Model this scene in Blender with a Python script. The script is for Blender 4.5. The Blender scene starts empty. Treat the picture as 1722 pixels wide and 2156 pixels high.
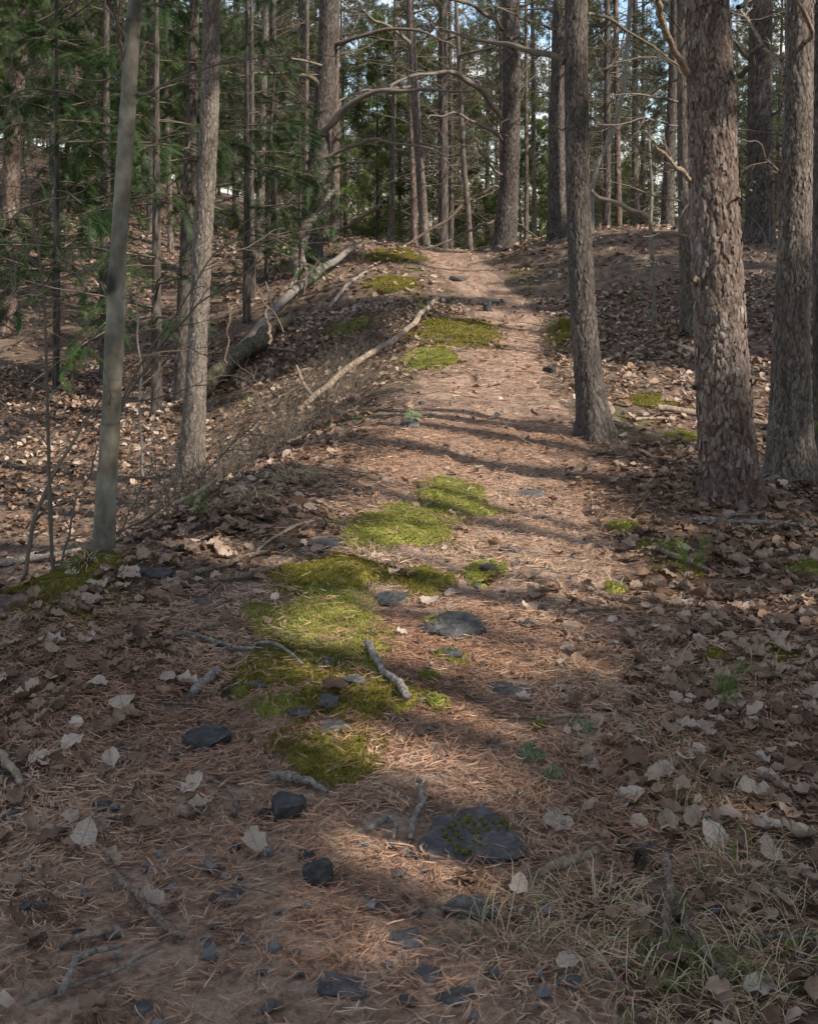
import bpy, math, random
import numpy as np
PI = math.pi
# ------------------------------------------------------------------ camera, sky, sun, exposure
sc = bpy.context.scene
F, YH, CX, CH = 2600.0, 450.0, 861.0, 1.5          # lens and horizon in picture units (1722 x 2156), eye height in metres
cam_d = bpy.data.cameras.new('camera'); cam = bpy.data.objects.new('camera', cam_d)
sc.collection.objects.link(cam); sc.camera = cam
cam.location = (0, 0, CH); cam.rotation_euler = (PI/2, 0, 0)
cam_d.sensor_fit = 'VERTICAL'; cam_d.sensor_height = 36.0; cam_d.sensor_width = 36.0
cam_d.lens = 36.0*F/2156; cam_d.shift_y = -(1078-YH)/2156
cam_d.clip_start = 0.1; cam_d.clip_end = 2000

SUN_AZ, SUN_EL = math.atan2(0.82, -0.57), math.radians(42)      # azimuth from +Y towards +X
SD = np.array([math.cos(SUN_EL)*math.sin(SUN_AZ), math.cos(SUN_EL)*math.cos(SUN_AZ), math.sin(SUN_EL)])
sun_d = bpy.data.lights.new('sun', 'SUN'); sun = bpy.data.objects.new('sun', sun_d); sc.collection.objects.link(sun)
sun_d.energy = 5.0; sun_d.angle = math.radians(0.5); sun_d.color = (1.0, 0.90, 0.78)
from mathutils import Vector
sun.rotation_euler = Vector(SD).to_track_quat('Z', 'Y').to_euler()

world = bpy.data.worlds.new('World'); sc.world = world; world.use_nodes = True
nt = world.node_tree; nt.nodes.clear()
def N(t, typ, **kw):
    n = t.nodes.new(typ)
    for k, v in kw.items(): setattr(n, k, v)
    return n
sky = N(nt, 'ShaderNodeTexSky', sky_type='NISHITA'); sky.sun_disc = False
sky.sun_elevation = SUN_EL; sky.sun_rotation = SUN_AZ; sky.air_density = 1.0; sky.dust_density = 0.4; sky.ozone_density = 2.0
bg1 = N(nt, 'ShaderNodeBackground'); bg1.inputs[1].default_value = 0.15
bg2 = N(nt, 'ShaderNodeBackground'); bg2.inputs[0].default_value = (0.90, 0.88, 0.85, 1); bg2.inputs[1].default_value = 1.05
tc = N(nt, 'ShaderNodeTexCoord'); nz = N(nt, 'ShaderNodeTexNoise'); nz.inputs['Scale'].default_value = 5.0; nz.inputs['Detail'].default_value = 7
mp = N(nt, 'ShaderNodeMapping'); mp.inputs['Scale'].default_value = (1, 1, 2.2); mp.inputs['Location'].default_value = (0.3, 0.1, 0.2)
cr = N(nt, 'ShaderNodeValToRGB'); cr.color_ramp.elements[0].position = 0.46; cr.color_ramp.elements[1].position = 0.62
mx = N(nt, 'ShaderNodeMixShader'); wo = N(nt, 'ShaderNodeOutputWorld')
L = nt.links.new
L(tc.outputs['Generated'], mp.inputs[0]); L(mp.outputs[0], nz.inputs[0]); L(nz.outputs[0], cr.inputs[0]); L(cr.outputs[0], mx.inputs[0])
L(sky.outputs[0], bg1.inputs[0]); L(bg1.outputs[0], mx.inputs[1]); L(bg2.outputs[0], mx.inputs[2]); L(mx.outputs[0], wo.inputs[0])
vs = sc.view_settings; vs.view_transform = 'Standard'; vs.look = 'None'; vs.gamma = 1.0; vs.use_curve_mapping = False
vs.exposure = 0.56
sc.cycles.max_bounces = 6; sc.cycles.diffuse_bounces = 3; sc.cycles.glossy_bounces = 2; sc.cycles.transmission_bounces = 3
sc.cycles.use_denoising = True

# ------------------------------------------------------------------ numpy noise
rng = np.random.default_rng(7)
def hsh(ix, iy, iz, s=0):
    h = (ix.astype(np.int64)*374761393 + iy.astype(np.int64)*668265263 + iz.astype(np.int64)*2147483647 + s*1274126177) & 0xffffffff
    h = ((h ^ (h >> 13))*1274126177) & 0xffffffff
    h = ((h ^ (h >> 16))*2246822519) & 0xffffffff
    return ((h ^ (h >> 15)) & 0xffffff)/16777216.0
def vn(p, s=0):
    i = np.floor(p); f = p-i; f = f*f*(3-2*f); i = i.astype(np.int64); r = 0
    for dx in (0, 1):
        wx = f[:, 0] if dx else 1-f[:, 0]
        for dy in (0, 1):
            wy = f[:, 1] if dy else 1-f[:, 1]
            for dz in (0, 1):
                wz = f[:, 2] if dz else 1-f[:, 2]
                r = r + wx*wy*wz*hsh(i[:, 0]+dx, i[:, 1]+dy, i[:, 2]+dz, s)
    return r*2-1
def fbm(p, o=3, s=0):
    r = 0; a = 1
    for k in range(o): r = r+a*vn(p*(2.03**k), s+k); a *= .5
    return r
def worley(p, s=0):
    i = np.floor(p).astype(np.int64); n = len(p)
    f1 = np.full(n, 9.); f2 = np.full(n, 9.); cid = np.zeros(n)
    for dx in (-1, 0, 1):
        for dy in (-1, 0, 1):
            for dz in (-1, 0, 1):
                c = i+np.array([dx, dy, dz])
                q = c+np.stack([hsh(c[:, 0], c[:, 1], c[:, 2], s+k) for k in (1, 2, 3)], 1)
                d = ((q-p)**2).sum(1)
                near = d < f1
                f2 = np.where(near, f1, np.minimum(f2, d)); cid = np.where(near, hsh(c[:, 0], c[:, 1], c[:, 2], s+9), cid)
                f1 = np.where(near, d, f1)
    return np.sqrt(f1), np.sqrt(f2), cid
def p3(x, y, z=None): return np.stack([np.asarray(x, float), np.asarray(y, float), np.zeros(len(x)) if z is None else z], 1)

# ------------------------------------------------------------------ terrain height
ROWS = {
 -160: [(-160, -2), (0, -2), (160, -2)], -60: [(-90, -2), (-40, -1.2), (0, -.6), (40, -.6), (90, -1.5)], 12: [(-160, 0), (-80, -.5), (-35, -.6), (20, -.2), (45, -.5), (90, -1), (160, -1)],
 -20: [(-20, -.5), (0, 0), (20, .3)], -6: [(-10, -.6), (-4, -.1), (0, 0), (4, 0), (10, .1)],
 1: [(-8, -.8), (-4, -.3), (-2, 0), (0, 0), (2, 0), (4, .03), (9, .1)],
 3: [(-6, -.9), (-3, -.2), (-1.5, 0), (0, 0), (1.5, 0), (3, .05)],
 4.7: [(-6, -1.1), (-3, -.65), (-1.75, -.02), (-.7, .02), (0, .02), (.8, 0), (2, 0), (3.5, .05), (9, .1)],
 5.5: [(-3, -1.0), (-1.95, -.45), (-1.4, -.02), (-.5, .06), (.3, .0), (2, 0), (4, .0)],
 6.6: [(-7, -1.2), (-4, -1.15), (-2.2, -.85), (-1.6, -.45), (-1.15, -.04), (-.2, .04), (.6, 0), (1.8, .0), (4, -.05)],
 8: [(-5, -1.2), (-3, -1.15), (-2, -.8), (-1.35, -.35), (-.75, 0), (.5, .0), (1.3, 0), (2.3, -.08), (5, -.1), (9, 0)],
 10.5: [(-7, -1.15), (-3.5, -1.15), (-2, -.9), (-1.0, -.45), (-.35, -.03), (.6, 0), (1.3, 0), (2.5, -.1), (6, -.1)],
 13: [(-6, -1.1), (-3.5, -1.05), (-2, -.8), (-1, -.42), (-.1, 0), (.9, 0), (1.6, -.02), (3, 0), (6, .1)],
 16: [(-8, -.9), (-5, -.9), (-3, -.7), (-1.5, -.3), (-.2, .06), (.6, .1), (1.4, 0), (2, .02), (3.5, .2), (7, .3)],
 19: [(-8, -.5), (-5, -.6), (-3, -.3), (-1.5, .15), (-.3, .38), (1.0, .28), (2, .4), (3.5, .7), (7, .8)],
 22: [(-8, .1), (-5, -.1), (-3, .1), (-1.6, .5), (-.5, .7), (.8, .55), (2, .8), (3.5, 1.12), (6, 1.15), (9, 1.1)],
 25: [(-9, .7), (-6, .4), (-3, .45), (-1.3, .96), (-.5, .95), (.9, .72), (1.8, .8), (3.2, 1.1), (6, 1.1), (9, 1.0)],
 30: [(-12, 1.8), (-9, 1.5), (-6, 1.1), (-3, .75), (0, .2), (3, .3), (6, .3), (10, .3)],
 36: [(-14, 3.0), (-9, 2.3), (-5, 1.2), (0, -.6), (5, -.8), (12, -.8)],
 50: [(-22, 5.0), (-12, 3.4), (-4, .2), (5, -2.2), (18, -2.0)], 80: [(-40, 8), (-22, 5.5), (-10, 2), (10, -3), (40, -2)], 100: [(-120, 8), (110, -3)], 240: [(-220, 3), (-80, 3), (0, -3), (80, -3), (220, -3)]}
CPX = np.array([(x, y) for y, r in ROWS.items() for x, z in r], float); CPZ = np.array([z for r in ROWS.values() for x, z in r])
def U(d2): return 0.5*d2*np.log(d2+1e-9)
def warp(x, y): return np.stack([x, y*0.8], 1)
_c = warp(CPX[:, 0], CPX[:, 1]); NCP = len(_c)
K = U(((_c[:, None]-_c[None])**2).sum(2))+np.eye(NCP)*0.02
Pm = np.concatenate([np.ones((NCP, 1)), _c], 1)
A_ = np.block([[K, Pm], [Pm.T, np.zeros((3, 3))]])
W_ = np.linalg.solve(A_, np.concatenate([CPZ, np.zeros(3)]))
def tps(x, y):
    out = np.empty(len(x))
    for a in range(0, len(x), 20000):
        q = warp(x[a:a+20000], y[a:a+20000])
        out[a:a+20000] = U(((q[:, None]-_c[None])**2).sum(2))@W_[:NCP]+W_[NCP]+q@W_[NCP+1:]
    return out
# fast lookup grid for the terrain proper
GX = np.linspace(-16, 16, 641); GY = np.linspace(-8, 44, 1041)
_gx, _gy = np.meshgrid(GX, GY); GZ = tps(_gx.ravel(), _gy.ravel()).reshape(_gx.shape)
def zf(x, y):
    x = np.atleast_1d(np.asarray(x, float)); y = np.atleast_1d(np.asarray(y, float)); x, y = np.broadcast_arrays(x, y)
    inside = (x > -15.9) & (x < 15.9) & (y > -7.9) & (y < 43.9)
    fx = np.clip((x+16)/.05, 0, 639.99); fy = np.clip((y+8)/.05, 0, 1039.99)
    ix = fx.astype(int); iy = fy.astype(int); fx = fx-ix; fy = fy-iy
    z = GZ[iy, ix]*(1-fx)*(1-fy)+GZ[iy, ix+1]*fx*(1-fy)+GZ[iy+1, ix]*(1-fx)*fy+GZ[iy+1, ix+1]*fx*fy
    if (~inside).any(): z = z.copy(); z[~inside] = tps(x[~inside], y[~inside])
    p = p3(x, y)
    return z+0.016*fbm(p*1.7+5, 3, 3)*1.5+0.006*vn(p*9, 11)
def GP(px, py):
    """the ground point seen at a picture position"""
    Y = 1.9*(45/1.9)**np.linspace(0, 1, 900); X = (px-CX)/F*Y
    d = CH-(py-YH)/F*Y-zf(X, Y); k = np.argmax(d < 0) if (d < 0).any() else 899
    k = max(k, 1); t = d[k-1]/(d[k-1]-d[k]+1e-9) if d[k] < 0 else 1
    y = Y[k-1]+(Y[k]-Y[k-1])*t; x = (px-CX)/F*y
    return float(x), float(y), float(zf(x, y)[0])
MOSS_W = []      # moss cushions: (x, y, rx, ry, height) filled below
def top(x, y):
    x = np.atleast_1d(np.asarray(x, float)); y = np.atleast_1d(np.asarray(y, float)); z = zf(x, y)+.016*(path_d(x, y) < .98)
    for mx_, my_, rx_, ry_, mh in MOSS_W:
        rr = ((x-mx_)/rx_)**2+((y-my_)/ry_)**2; z = z+(mh+.009)*np.clip(1-rr, 0, 1)**.6
    return z
CLEAR = []        # rocks: (x, y, rx, ry)
def covered(x, y, f=.9):
    m = np.zeros(len(x), bool)
    for cx_, cy_, rx_, ry_ in CLEAR: m |= ((x-cx_)/rx_)**2+((y-cy_)/ry_)**2 < f
    return m
def in_moss(x, y, f=.85):
    m = np.zeros(len(x), bool)
    for q in MOSS_W: m |= ((x-q[0])/q[2])**2+((y-q[1])/q[3])**2 < f
    return m
def PX(px, py, Y): return ((px-CX)/F*Y, Y, CH-(py-YH)/F*Y)
CY = [0, 2, 3, 4, 5, 6, 8, 11, 14, 16, 18, 20, 23, 26, 29]
CXs = [-.35, -.30, -.2, .08, .24, .38, .52, .6, 1.0, 1.3, 1.3, 1.05, .8, .6, .4]
CW = [.8, .76, .72, .64, .6, .6, .62, .58, .5, .42, .42, .45, .5, .55, .5]
def path_d(x, y): return np.abs(x-np.interp(y, CY, CXs))/np.interp(y, CY, CW)

# ------------------------------------------------------------------ mesh helpers
def link(o, parent=None):
    sc.collection.objects.link(o)
    if parent is not None: o.parent = parent
    return o
def mesh_data(name, V, F4=None, F3=None, mat=None, attrs=None, smooth=True):
    me = bpy.data.meshes.new(name); V = np.ascontiguousarray(V, np.float32); me.vertices.add(len(V)); me.vertices.foreach_set('co', V.ravel())
    F4 = np.zeros((0, 4), np.int32) if F4 is None else np.asarray(F4, np.int32).reshape(-1, 4)
    F3 = np.zeros((0, 3), np.int32) if F3 is None else np.asarray(F3, np.int32).reshape(-1, 3)
    li = np.concatenate([F4.ravel(), F3.ravel()]).astype(np.int32); me.loops.add(len(li)); me.loops.foreach_set('vertex_index', li)
    tot = np.concatenate([np.full(len(F4), 4), np.full(len(F3), 3)]).astype(np.int32)
    st = np.concatenate([[0], np.cumsum(tot)[:-1]]).astype(np.int32) if len(tot) else np.zeros(0, np.int32)
    me.polygons.add(len(tot)); me.polygons.foreach_set('loop_start', st)
    try: me.polygons.foreach_set('loop_total', tot)
    except Exception: pass
    me.polygons.foreach_set('use_smooth', np.full(len(tot), smooth))
    for k, a in (attrs or {}).items():
        at = me.attributes.new(k, 'FLOAT', 'POINT'); at.data.foreach_set('value', np.ascontiguousarray(a, np.float32))
    if mat: me.materials.append(mat)
    me.update(calc_edges=True)
    return me
def ob(name, me, parent=None, loc=None):
    o = bpy.data.objects.new(name, me)
    if loc is not None: o.location = loc
    return link(o, parent)
def tag(o, label=None, cat=None, group=None, kind=None):
    if label: o['label'] = label
    if cat: o['category'] = cat
    if group: o['group'] = group
    if kind: o['kind'] = kind
    return o
def empty(name, loc=(0, 0, 0)):
    o = bpy.data.objects.new(name, None); o.location = loc; o.empty_display_size = .1
    return link(o)
class Acc:
    def __init__(s): s.V = []; s.Q = []; s.T = []; s.A = []; s.B = []; s.n = 0
    def add(s, V, Q=None, T=None, a=None, b=None):
        V = np.asarray(V, float).reshape(-1, 3)
        if Q is not None and len(Q): s.Q.append(np.asarray(Q).reshape(-1, 4)+s.n)
        if T is not None and len(T): s.T.append(np.asarray(T).reshape(-1, 3)+s.n)
        s.V.append(V); s.n += len(V)
        s.A.append(np.full(len(V), .5) if a is None else np.broadcast_to(a, (len(V),)))
        s.B.append(np.zeros(len(V)) if b is None else np.broadcast_to(b, (len(V),)))
    def mesh(s, name, mat, off=(0, 0, 0), smooth=True):
        return mesh_data(name, np.concatenate(s.V)-np.array(off), np.concatenate(s.Q) if s.Q else None, np.concatenate(s.T) if s.T else None,
                         mat, {'rnd': np.concatenate(s.A), 'aux': np.concatenate(s.B)}, smooth)
def norm(v): return v/(np.linalg.norm(v, axis=-1, keepdims=True)+1e-9)
def tubes(P, R, S=5):
    """N tubes of K points each"""
    P = np.asarray(P, float); R = np.asarray(R, float); n, k, _ = P.shape
    t = norm(np.gradient(P, axis=1)); ref = np.where(np.abs(t[:, :, 2:3]).mean(1, keepdims=True) > .8, np.array([1., 0, 0]), np.array([0, 0, 1.]))
    a = norm(np.cross(t, np.broadcast_to(ref, t.shape))); b = np.cross(t, a)
    th = np.arange(S)*2*PI/S
    V = P[:, :, None]+R[:, :, None, None]*(a[:, :, None]*np.cos(th)[None, None, :, None]+b[:, :, None]*np.sin(th)[None, None, :, None])
    i = np.arange(n)[:, None, None]*k*S; j = np.arange(k-1)[None, :, None]*S; s = np.arange(S)[None, None, :]; s2 = (s+1) % S
    Q = np.stack([i+j+s, i+j+s2, i+j+S+s2, i+j+S+s], -1).reshape(-1, 4)
    return V.reshape(-1, 3), Q
def walk(start, d, ln, r0, k=7, wander=.18, grav=0., taper=.25, rg=rng):
    """random-walk limbs: n starts, directions, lengths -> P, R"""
    n = len(start); d = norm(np.asarray(d, float)); P = np.zeros((n, k, 3)); P[:, 0] = start; st = (np.asarray(ln)/(k-1))[:, None]
    bend = rg.normal(0, wander*.5, (n, 3))
    for i in range(1, k):
        d = norm(d+rg.normal(0, wander, (n, 3))*.6+bend+np.array([0, 0, grav])); P[:, i] = P[:, i-1]+d*st
    R = np.asarray(r0)[:, None]*np.linspace(1, taper, k)[None]
    return P, R
def kids(P, R, m, lo=.2, hi=.98, rg=rng, ang=.9, flat=.5):
    n, k, _ = P.shape; t = rg.uniform(lo, hi, (n, m))*(k-1); i = np.minimum(t.astype(int), k-2); f = (t-i)[..., None]
    ar = np.arange(n)[:, None]; s = P[ar, i]*(1-f)+P[ar, i+1]*f; d = norm(P[ar, i+1]-P[ar, i])
    r = R[ar, i]; side = rg.normal(0, 1, (n, m, 3)); side[..., 2] *= flat; side -= (side*d).sum(-1, keepdims=True)*d
    dd = norm(d*math.cos(ang)+norm(side)*math.sin(ang))
    return s.reshape(-1, 3), dd.reshape(-1, 3), r.reshape(-1), (t/(k-1)).reshape(-1)
def rotm(yaw, pitch, roll):
    cy, sy, cp, sp, cr_, sr = np.cos(yaw), np.sin(yaw), np.cos(pitch), np.sin(pitch), np.cos(roll), np.sin(roll)
    return np.stack([np.stack([cy*cp, cy*sp*sr-sy*cr_, cy*sp*cr_+sy*sr], -1), np.stack([sy*cp, sy*sp*sr+cy*cr_, sy*sp*cr_-cy*sr], -1), np.stack([-sp, cp*sr, cp*cr_], -1)], -2)
def basis(z, yaw):
    """rotation matrices whose local Z is z"""
    z = norm(z); h = np.where(np.abs(z[:, 2:3]) > .9, np.array([1., 0, 0]), np.array([0, 0, 1.])); x = norm(np.cross(h, z)); y = np.cross(z, x)
    c, s = np.cos(yaw)[:, None], np.sin(yaw)[:, None]
    return np.stack([x*c+y*s, -x*s+y*c, z], -1)
def inst(pv, pf, pos, Rm, sc_=1.0):
    pv = np.asarray(pv, float); n = len(pos); m = len(pv)
    s = np.broadcast_to(np.asarray(sc_, float), (n,)) if np.ndim(sc_) < 2 else None
    q = pv[None]*s[:, None, None] if s is not None else pv[None]*sc_[:, None, :]
    V = np.einsum('nij,nmj->nmi', Rm, q)+pos[:, None]
    Fc = (np.asarray(pf)[None]+(np.arange(n)*m)[:, None, None]).reshape(-1, np.shape(pf)[1])
    return V.reshape(-1, 3), Fc
def slope_n(x, y, e=.06):
    dx = (zf(x+e, y)-zf(x-e, y))/(2*e); dy = (zf(x, y+e)-zf(x, y-e))/(2*e)
    return norm(np.stack([-dx, -dy, np.ones(len(dx))], 1))

# ------------------------------------------------------------------ materials
def mat(name, stops, src='rnd', scale=20., mixn=.5, rough=.85, bump=.3, bscale=60., bdist=.01, transl=0., stretch=(1, 1, 1), spec=.25, aux=None, coord='Object'):
    m = bpy.data.materials.new(name); m.use_nodes = True; t = m.node_tree; t.nodes.clear(); l = t.links.new
    o = N(t, 'ShaderNodeOutputMaterial'); b = N(t, 'ShaderNodeBsdfPrincipled'); b.inputs['Roughness'].default_value = rough
    b.inputs['Specular IOR Level'].default_value = spec
    co = N(t, 'ShaderNodeTexCoord'); mpn = N(t, 'ShaderNodeMapping'); mpn.inputs['Scale'].default_value = stretch; l(co.outputs[coord], mpn.inputs[0])
    no = N(t, 'ShaderNodeTexNoise'); no.inputs['Scale'].default_value = scale; no.inputs['Detail'].default_value = 6; l(mpn.outputs[0], no.inputs[0])
    if src == 'info': s = N(t, 'ShaderNodeObjectInfo').outputs['Random']
    else: at = N(t, 'ShaderNodeAttribute', attribute_name=src); s = at.outputs['Fac']
    # fac = rnd*(1-mixn) + noise*mixn
    sub = N(t, 'ShaderNodeMapRange'); sub.inputs[1].default_value = .25; sub.inputs[2].default_value = .75; l(no.outputs[0], sub.inputs[0])
    mm = N(t, 'ShaderNodeMix', data_type='FLOAT'); mm.inputs[0].default_value = mixn; l(s, mm.inputs[2]); l(sub.outputs[0], mm.inputs[3])
    r = N(t, 'ShaderNodeValToRGB'); e = r.color_ramp.elements
    while len(e) < len(stops): e.new(.5)
    for i, (p_, c) in enumerate(stops): e[i].position = p_; e[i].color = (*c, 1)
    l(mm.outputs[0], r.inputs[0]); col = r.outputs[0]
    if aux:   # blend towards another colour where attribute 'aux' is high
        a2 = N(t, 'ShaderNodeAttribute', attribute_name='aux'); mc = N(t, 'ShaderNodeMix', data_type='RGBA')
        mc.inputs[7].default_value = (*aux, 1); l(a2.outputs['Fac'], mc.inputs[0]); l(col, mc.inputs[6]); col = mc.outputs[2]
    l(col, b.inputs['Base Color'])
    if bump:
        n2 = N(t, 'ShaderNodeTexNoise'); n2.inputs['Scale'].default_value = bscale; n2.inputs['Detail'].default_value = 5; l(mpn.outputs[0], n2.inputs[0])
        bp = N(t, 'ShaderNodeBump'); bp.inputs['Strength'].default_value = bump; bp.inputs['Distance'].default_value = bdist
        l(n2.outputs[0], bp.inputs['Height']); l(bp.outputs[0], b.inputs['Normal'])
    if transl:
        tr = N(t, 'ShaderNodeBsdfTranslucent'); l(col, tr.inputs[0]); ms = N(t, 'ShaderNodeMixShader'); ms.inputs[0].default_value = transl
        l(b.outputs[0], ms.inputs[1]); l(tr.outputs[0], ms.inputs[2]); l(ms.outputs[0], o.inputs[0])
    else: l(b.outputs[0], o.inputs[0])
    return m
M = {}
M['floor'] = mat('soil_and_duff', [(0, (.035, .025, .018)), (.35, (.095, .065, .046)), (.55, (.175, .122, .088)), (.8, (.27, .20, .15)), (1, (.38, .30, .235))], 'rnd', 30, .55, .95, .9, 90, .03, aux=(.075, .085, .018))
M['path'] = mat('needle_strewn_path', [(0, (.07, .044, .030)), (.3, (.20, .124, .085)), (.55, (.36, .245, .175)), (1, (.54, .42, .32))], 'rnd', 45, .6, .95, .9, 110, .03)
M['needle'] = mat('dead_pine_needle', [(0, (.11, .052, .030)), (.3, (.28, .148, .088)), (.6, (.45, .278, .180)), (.85, (.60, .435, .30)), (1, (.68, .56, .42))], 'rnd', 30, .15, .6, 0)
LEAFC = [(0, (.05, .032, .022)), (.22, (.14, .082, .052)), (.45, (.25, .165, .112)), (.68, (.37, .28, .212)), (.86, (.48, .395, .32)), (1, (.62, .54, .46))]
M['leaf'] = mat('dead_leaf', LEAFC, 'rnd', 30, .3, .6, .35, 70, .004, transl=.12)
M['leafobj'] = mat('fallen_leaf', LEAFC, 'info', 28, .32, .55, .5, 55, .004, transl=.12)
M['rock'] = mat('slate', [(0, (.024, .023, .022)), (.4, (.055, .054, .054)), (.7, (.105, .103, .100)), (1, (.20, .19, .17))], 'info', 30, .62, .8, 1.0, 55, .016, spec=.2)
M['pebble'] = mat('slate_chip', [(0, (.028, .029, .031)), (.5, (.080, .083, .088)), (1, (.20, .20, .20))], 'rnd', 60, .4, .6, .4, 80, .005, spec=.45)
M['moss'] = mat('moss', [(0, (.080, .080, .018)), (.4, (.185, .190, .038)), (.75, (.31, .31, .08)), (1, (.43, .42, .16))], 'rnd', 9, .45, .9, 0)
M['moss_old'] = mat('olive_moss', [(0, (.065, .056, .014)), (.4, (.155, .138, .024)), (.75, (.26, .225, .045)), (1, (.37, .31, .085))], 'rnd', 12, .45, .9, 0)
M['lichen'] = mat('lichen', [(0, (.13, .16, .08)), (.5, (.28, .32, .19)), (1, (.42, .46, .31))], 'rnd', 30, .4, .9, 0)
M['grass'] = mat('dry_grass', [(0, (.06, .11, .018)), (.28, (.13, .17, .03)), (.42, (.30, .25, .13)), (.75, (.48, .38, .24)), (1, (.62, .51, .36))], 'rnd', 10, .12, .6, 0, transl=.2)
M['stick'] = mat('stick_bark', [(0, (.035, .026, .019)), (.35, (.13, .095, .070)), (.65, (.24, .185, .14)), (1, (.40, .33, .26))], 'info', 75, .85, .9, 1.0, 160, .012)
M['pale'] = mat('bare_pale_wood', [(0, (.10, .070, .045)), (.4, (.25, .185, .13)), (.7, (.38, .30, .225)), (1, (.52, .44, .35))], 'info', 60, .85, .85, 1.0, 150, .010)
M['greywood'] = mat('grey_weathered_wood', [(0, (.05, .043, .037)), (.35, (.16, .14, .12)), (.65, (.28, .25, .22)), (1, (.44, .41, .37))], 'info', 65, .85, .9, 1.0, 150, .012)
M['mosslog'] = mat('moss_grown_rotten_wood', [(0, (.022, .018, .013)), (.4, (.075, .062, .043)), (.62, (.115, .105, .058)), (.8, (.17, .145, .105)), (1, (.28, .24, .18))], 'info', 26, .85, .95, .9, 60, .02)
def add_veins(m):
    t = m.node_tree; l = t.links.new; b = [n for n in t.nodes if n.type == 'BSDF_PRINCIPLED'][0]; src = b.inputs['Base Color'].links[0].from_socket
    u = N(t, 'ShaderNodeAttribute', attribute_name='lu').outputs['Fac']; v = N(t, 'ShaderNodeAttribute', attribute_name='lv').outputs['Fac']
    def mth(op, a, b_=None):
        n = N(t, 'ShaderNodeMath', operation=op)
        for i_, q in enumerate((a, b_)):
            if q is None: continue
            if isinstance(q, (int, float)): n.inputs[i_].default_value = q
            else: l(q, n.inputs[i_])
        return n.outputs[0]
    av = mth('ABSOLUTE', v); sv = mth('POWER', mth('ABSOLUTE', mth('SINE', mth('MULTIPLY', mth('SUBTRACT', u, mth('MULTIPLY', av, .22)), 26.))), 14.)
    mid = mth('LESS_THAN', av, .05); f = mth('MULTIPLY', mth('MAXIMUM', mth('MULTIPLY', sv, .6), mid), .5)
    mc = N(t, 'ShaderNodeMix', data_type='RGBA'); mc.inputs[7].default_value = (.13, .085, .055, 1); l(f, mc.inputs[0]); l(src, mc.inputs[6]); l(mc.outputs[2], b.inputs['Base Color'])
add_veins(M['leafobj'])
M['leafpale'] = mat('pale_dead_leaf', [(0, (.30, .22, .16)), (.4, (.47, .38, .30)), (.75, (.60, .51, .42)), (1, (.68, .60, .51))], 'info', 28, .5, .6, .6, 55, .005, transl=.1); add_veins(M['leafpale'])
def bark(name, crack, stops, **k):
    return mat(name, stops, 'rnd', k.pop('scale', 26), k.pop('mixn', .38), .9, .8, k.pop('bscale', 110), .008, aux=crack, stretch=(1, 1, .45), **k)
M['redpine'] = bark('flaky_red_pine_bark', (.050, .027, .019), [(0, (.060, .039, .030)), (.35, (.130, .094, .077)), (.65, (.215, .175, .150)), (1, (.40, .355, .32))])
M['palepine'] = bark('pale_grey_brown_bark', (.055, .042, .034), [(0, (.095, .08, .066)), (.4, (.17, .145, .12)), (.75, (.26, .225, .19)), (1, (.38, .34, .295))])
M['greypine'] = bark('grey_pine_bark', (.040, .030, .024), [(0, (.075, .062, .052)), (.45, (.15, .125, .105)), (.75, (.24, .205, .175)), (1, (.37, .33, .29))])
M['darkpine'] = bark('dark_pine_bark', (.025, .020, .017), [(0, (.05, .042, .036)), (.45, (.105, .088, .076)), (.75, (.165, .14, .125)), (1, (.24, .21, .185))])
M['beech'] = mat('smooth_olive_grey_bark', [(0, (.055, .048, .036)), (.35, (.14, .126, .094)), (.65, (.235, .215, .168)), (1, (.40, .375, .31))], 'rnd', 16, .6, .65, .6, 70, .006, stretch=(1, 1, .7), aux=(.03, .026, .02))
M['deadtwig'] = mat('dead_twig', [(0, (.05, .040, .031)), (.5, (.125, .102, .078)), (1, (.25, .21, .16))], 'rnd', 15, .4, .85, 0)
M['paletwig'] = mat('pale_twig', [(0, (.16, .14, .11)), (1, (.34, .30, .25))], 'rnd', 15, .5, .8, 0)
M['needles_live'] = mat('live_pine_needles', [(0, (.045, .052, .025)), (.5, (.095, .105, .052)), (1, (.165, .17, .095))], 'rnd', 1.5, .4, .6, 0, transl=.3)
M['needles_young'] = mat('young_pine_needles', [(0, (.06, .10, .022)), (.5, (.14, .20, .05)), (1, (.22, .28, .08))], 'rnd', 1.5, .4, .6, 0, transl=.3)
M['hemlock'] = mat('hemlock_needles', [(0, (.014, .032, .010)), (.5, (.034, .066, .018)), (1, (.07, .115, .032))], 'rnd', 2, .4, .55, 0, transl=.25)
M['birch'] = mat('birch_bark', [(0, (.05, .045, .038)), (.35, (.17, .155, .13)), (1, (.36, .34, .30))], 'rnd', 22, .7, .7, .4, 40, .006, stretch=(1, 1, 3))
M['cone'] = mat('pine_cone', [(0, (.035, .024, .018)), (.6, (.10, .07, .05)), (1, (.20, .15, .11))], 'rnd', 60, .4, .8, 0)

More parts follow.
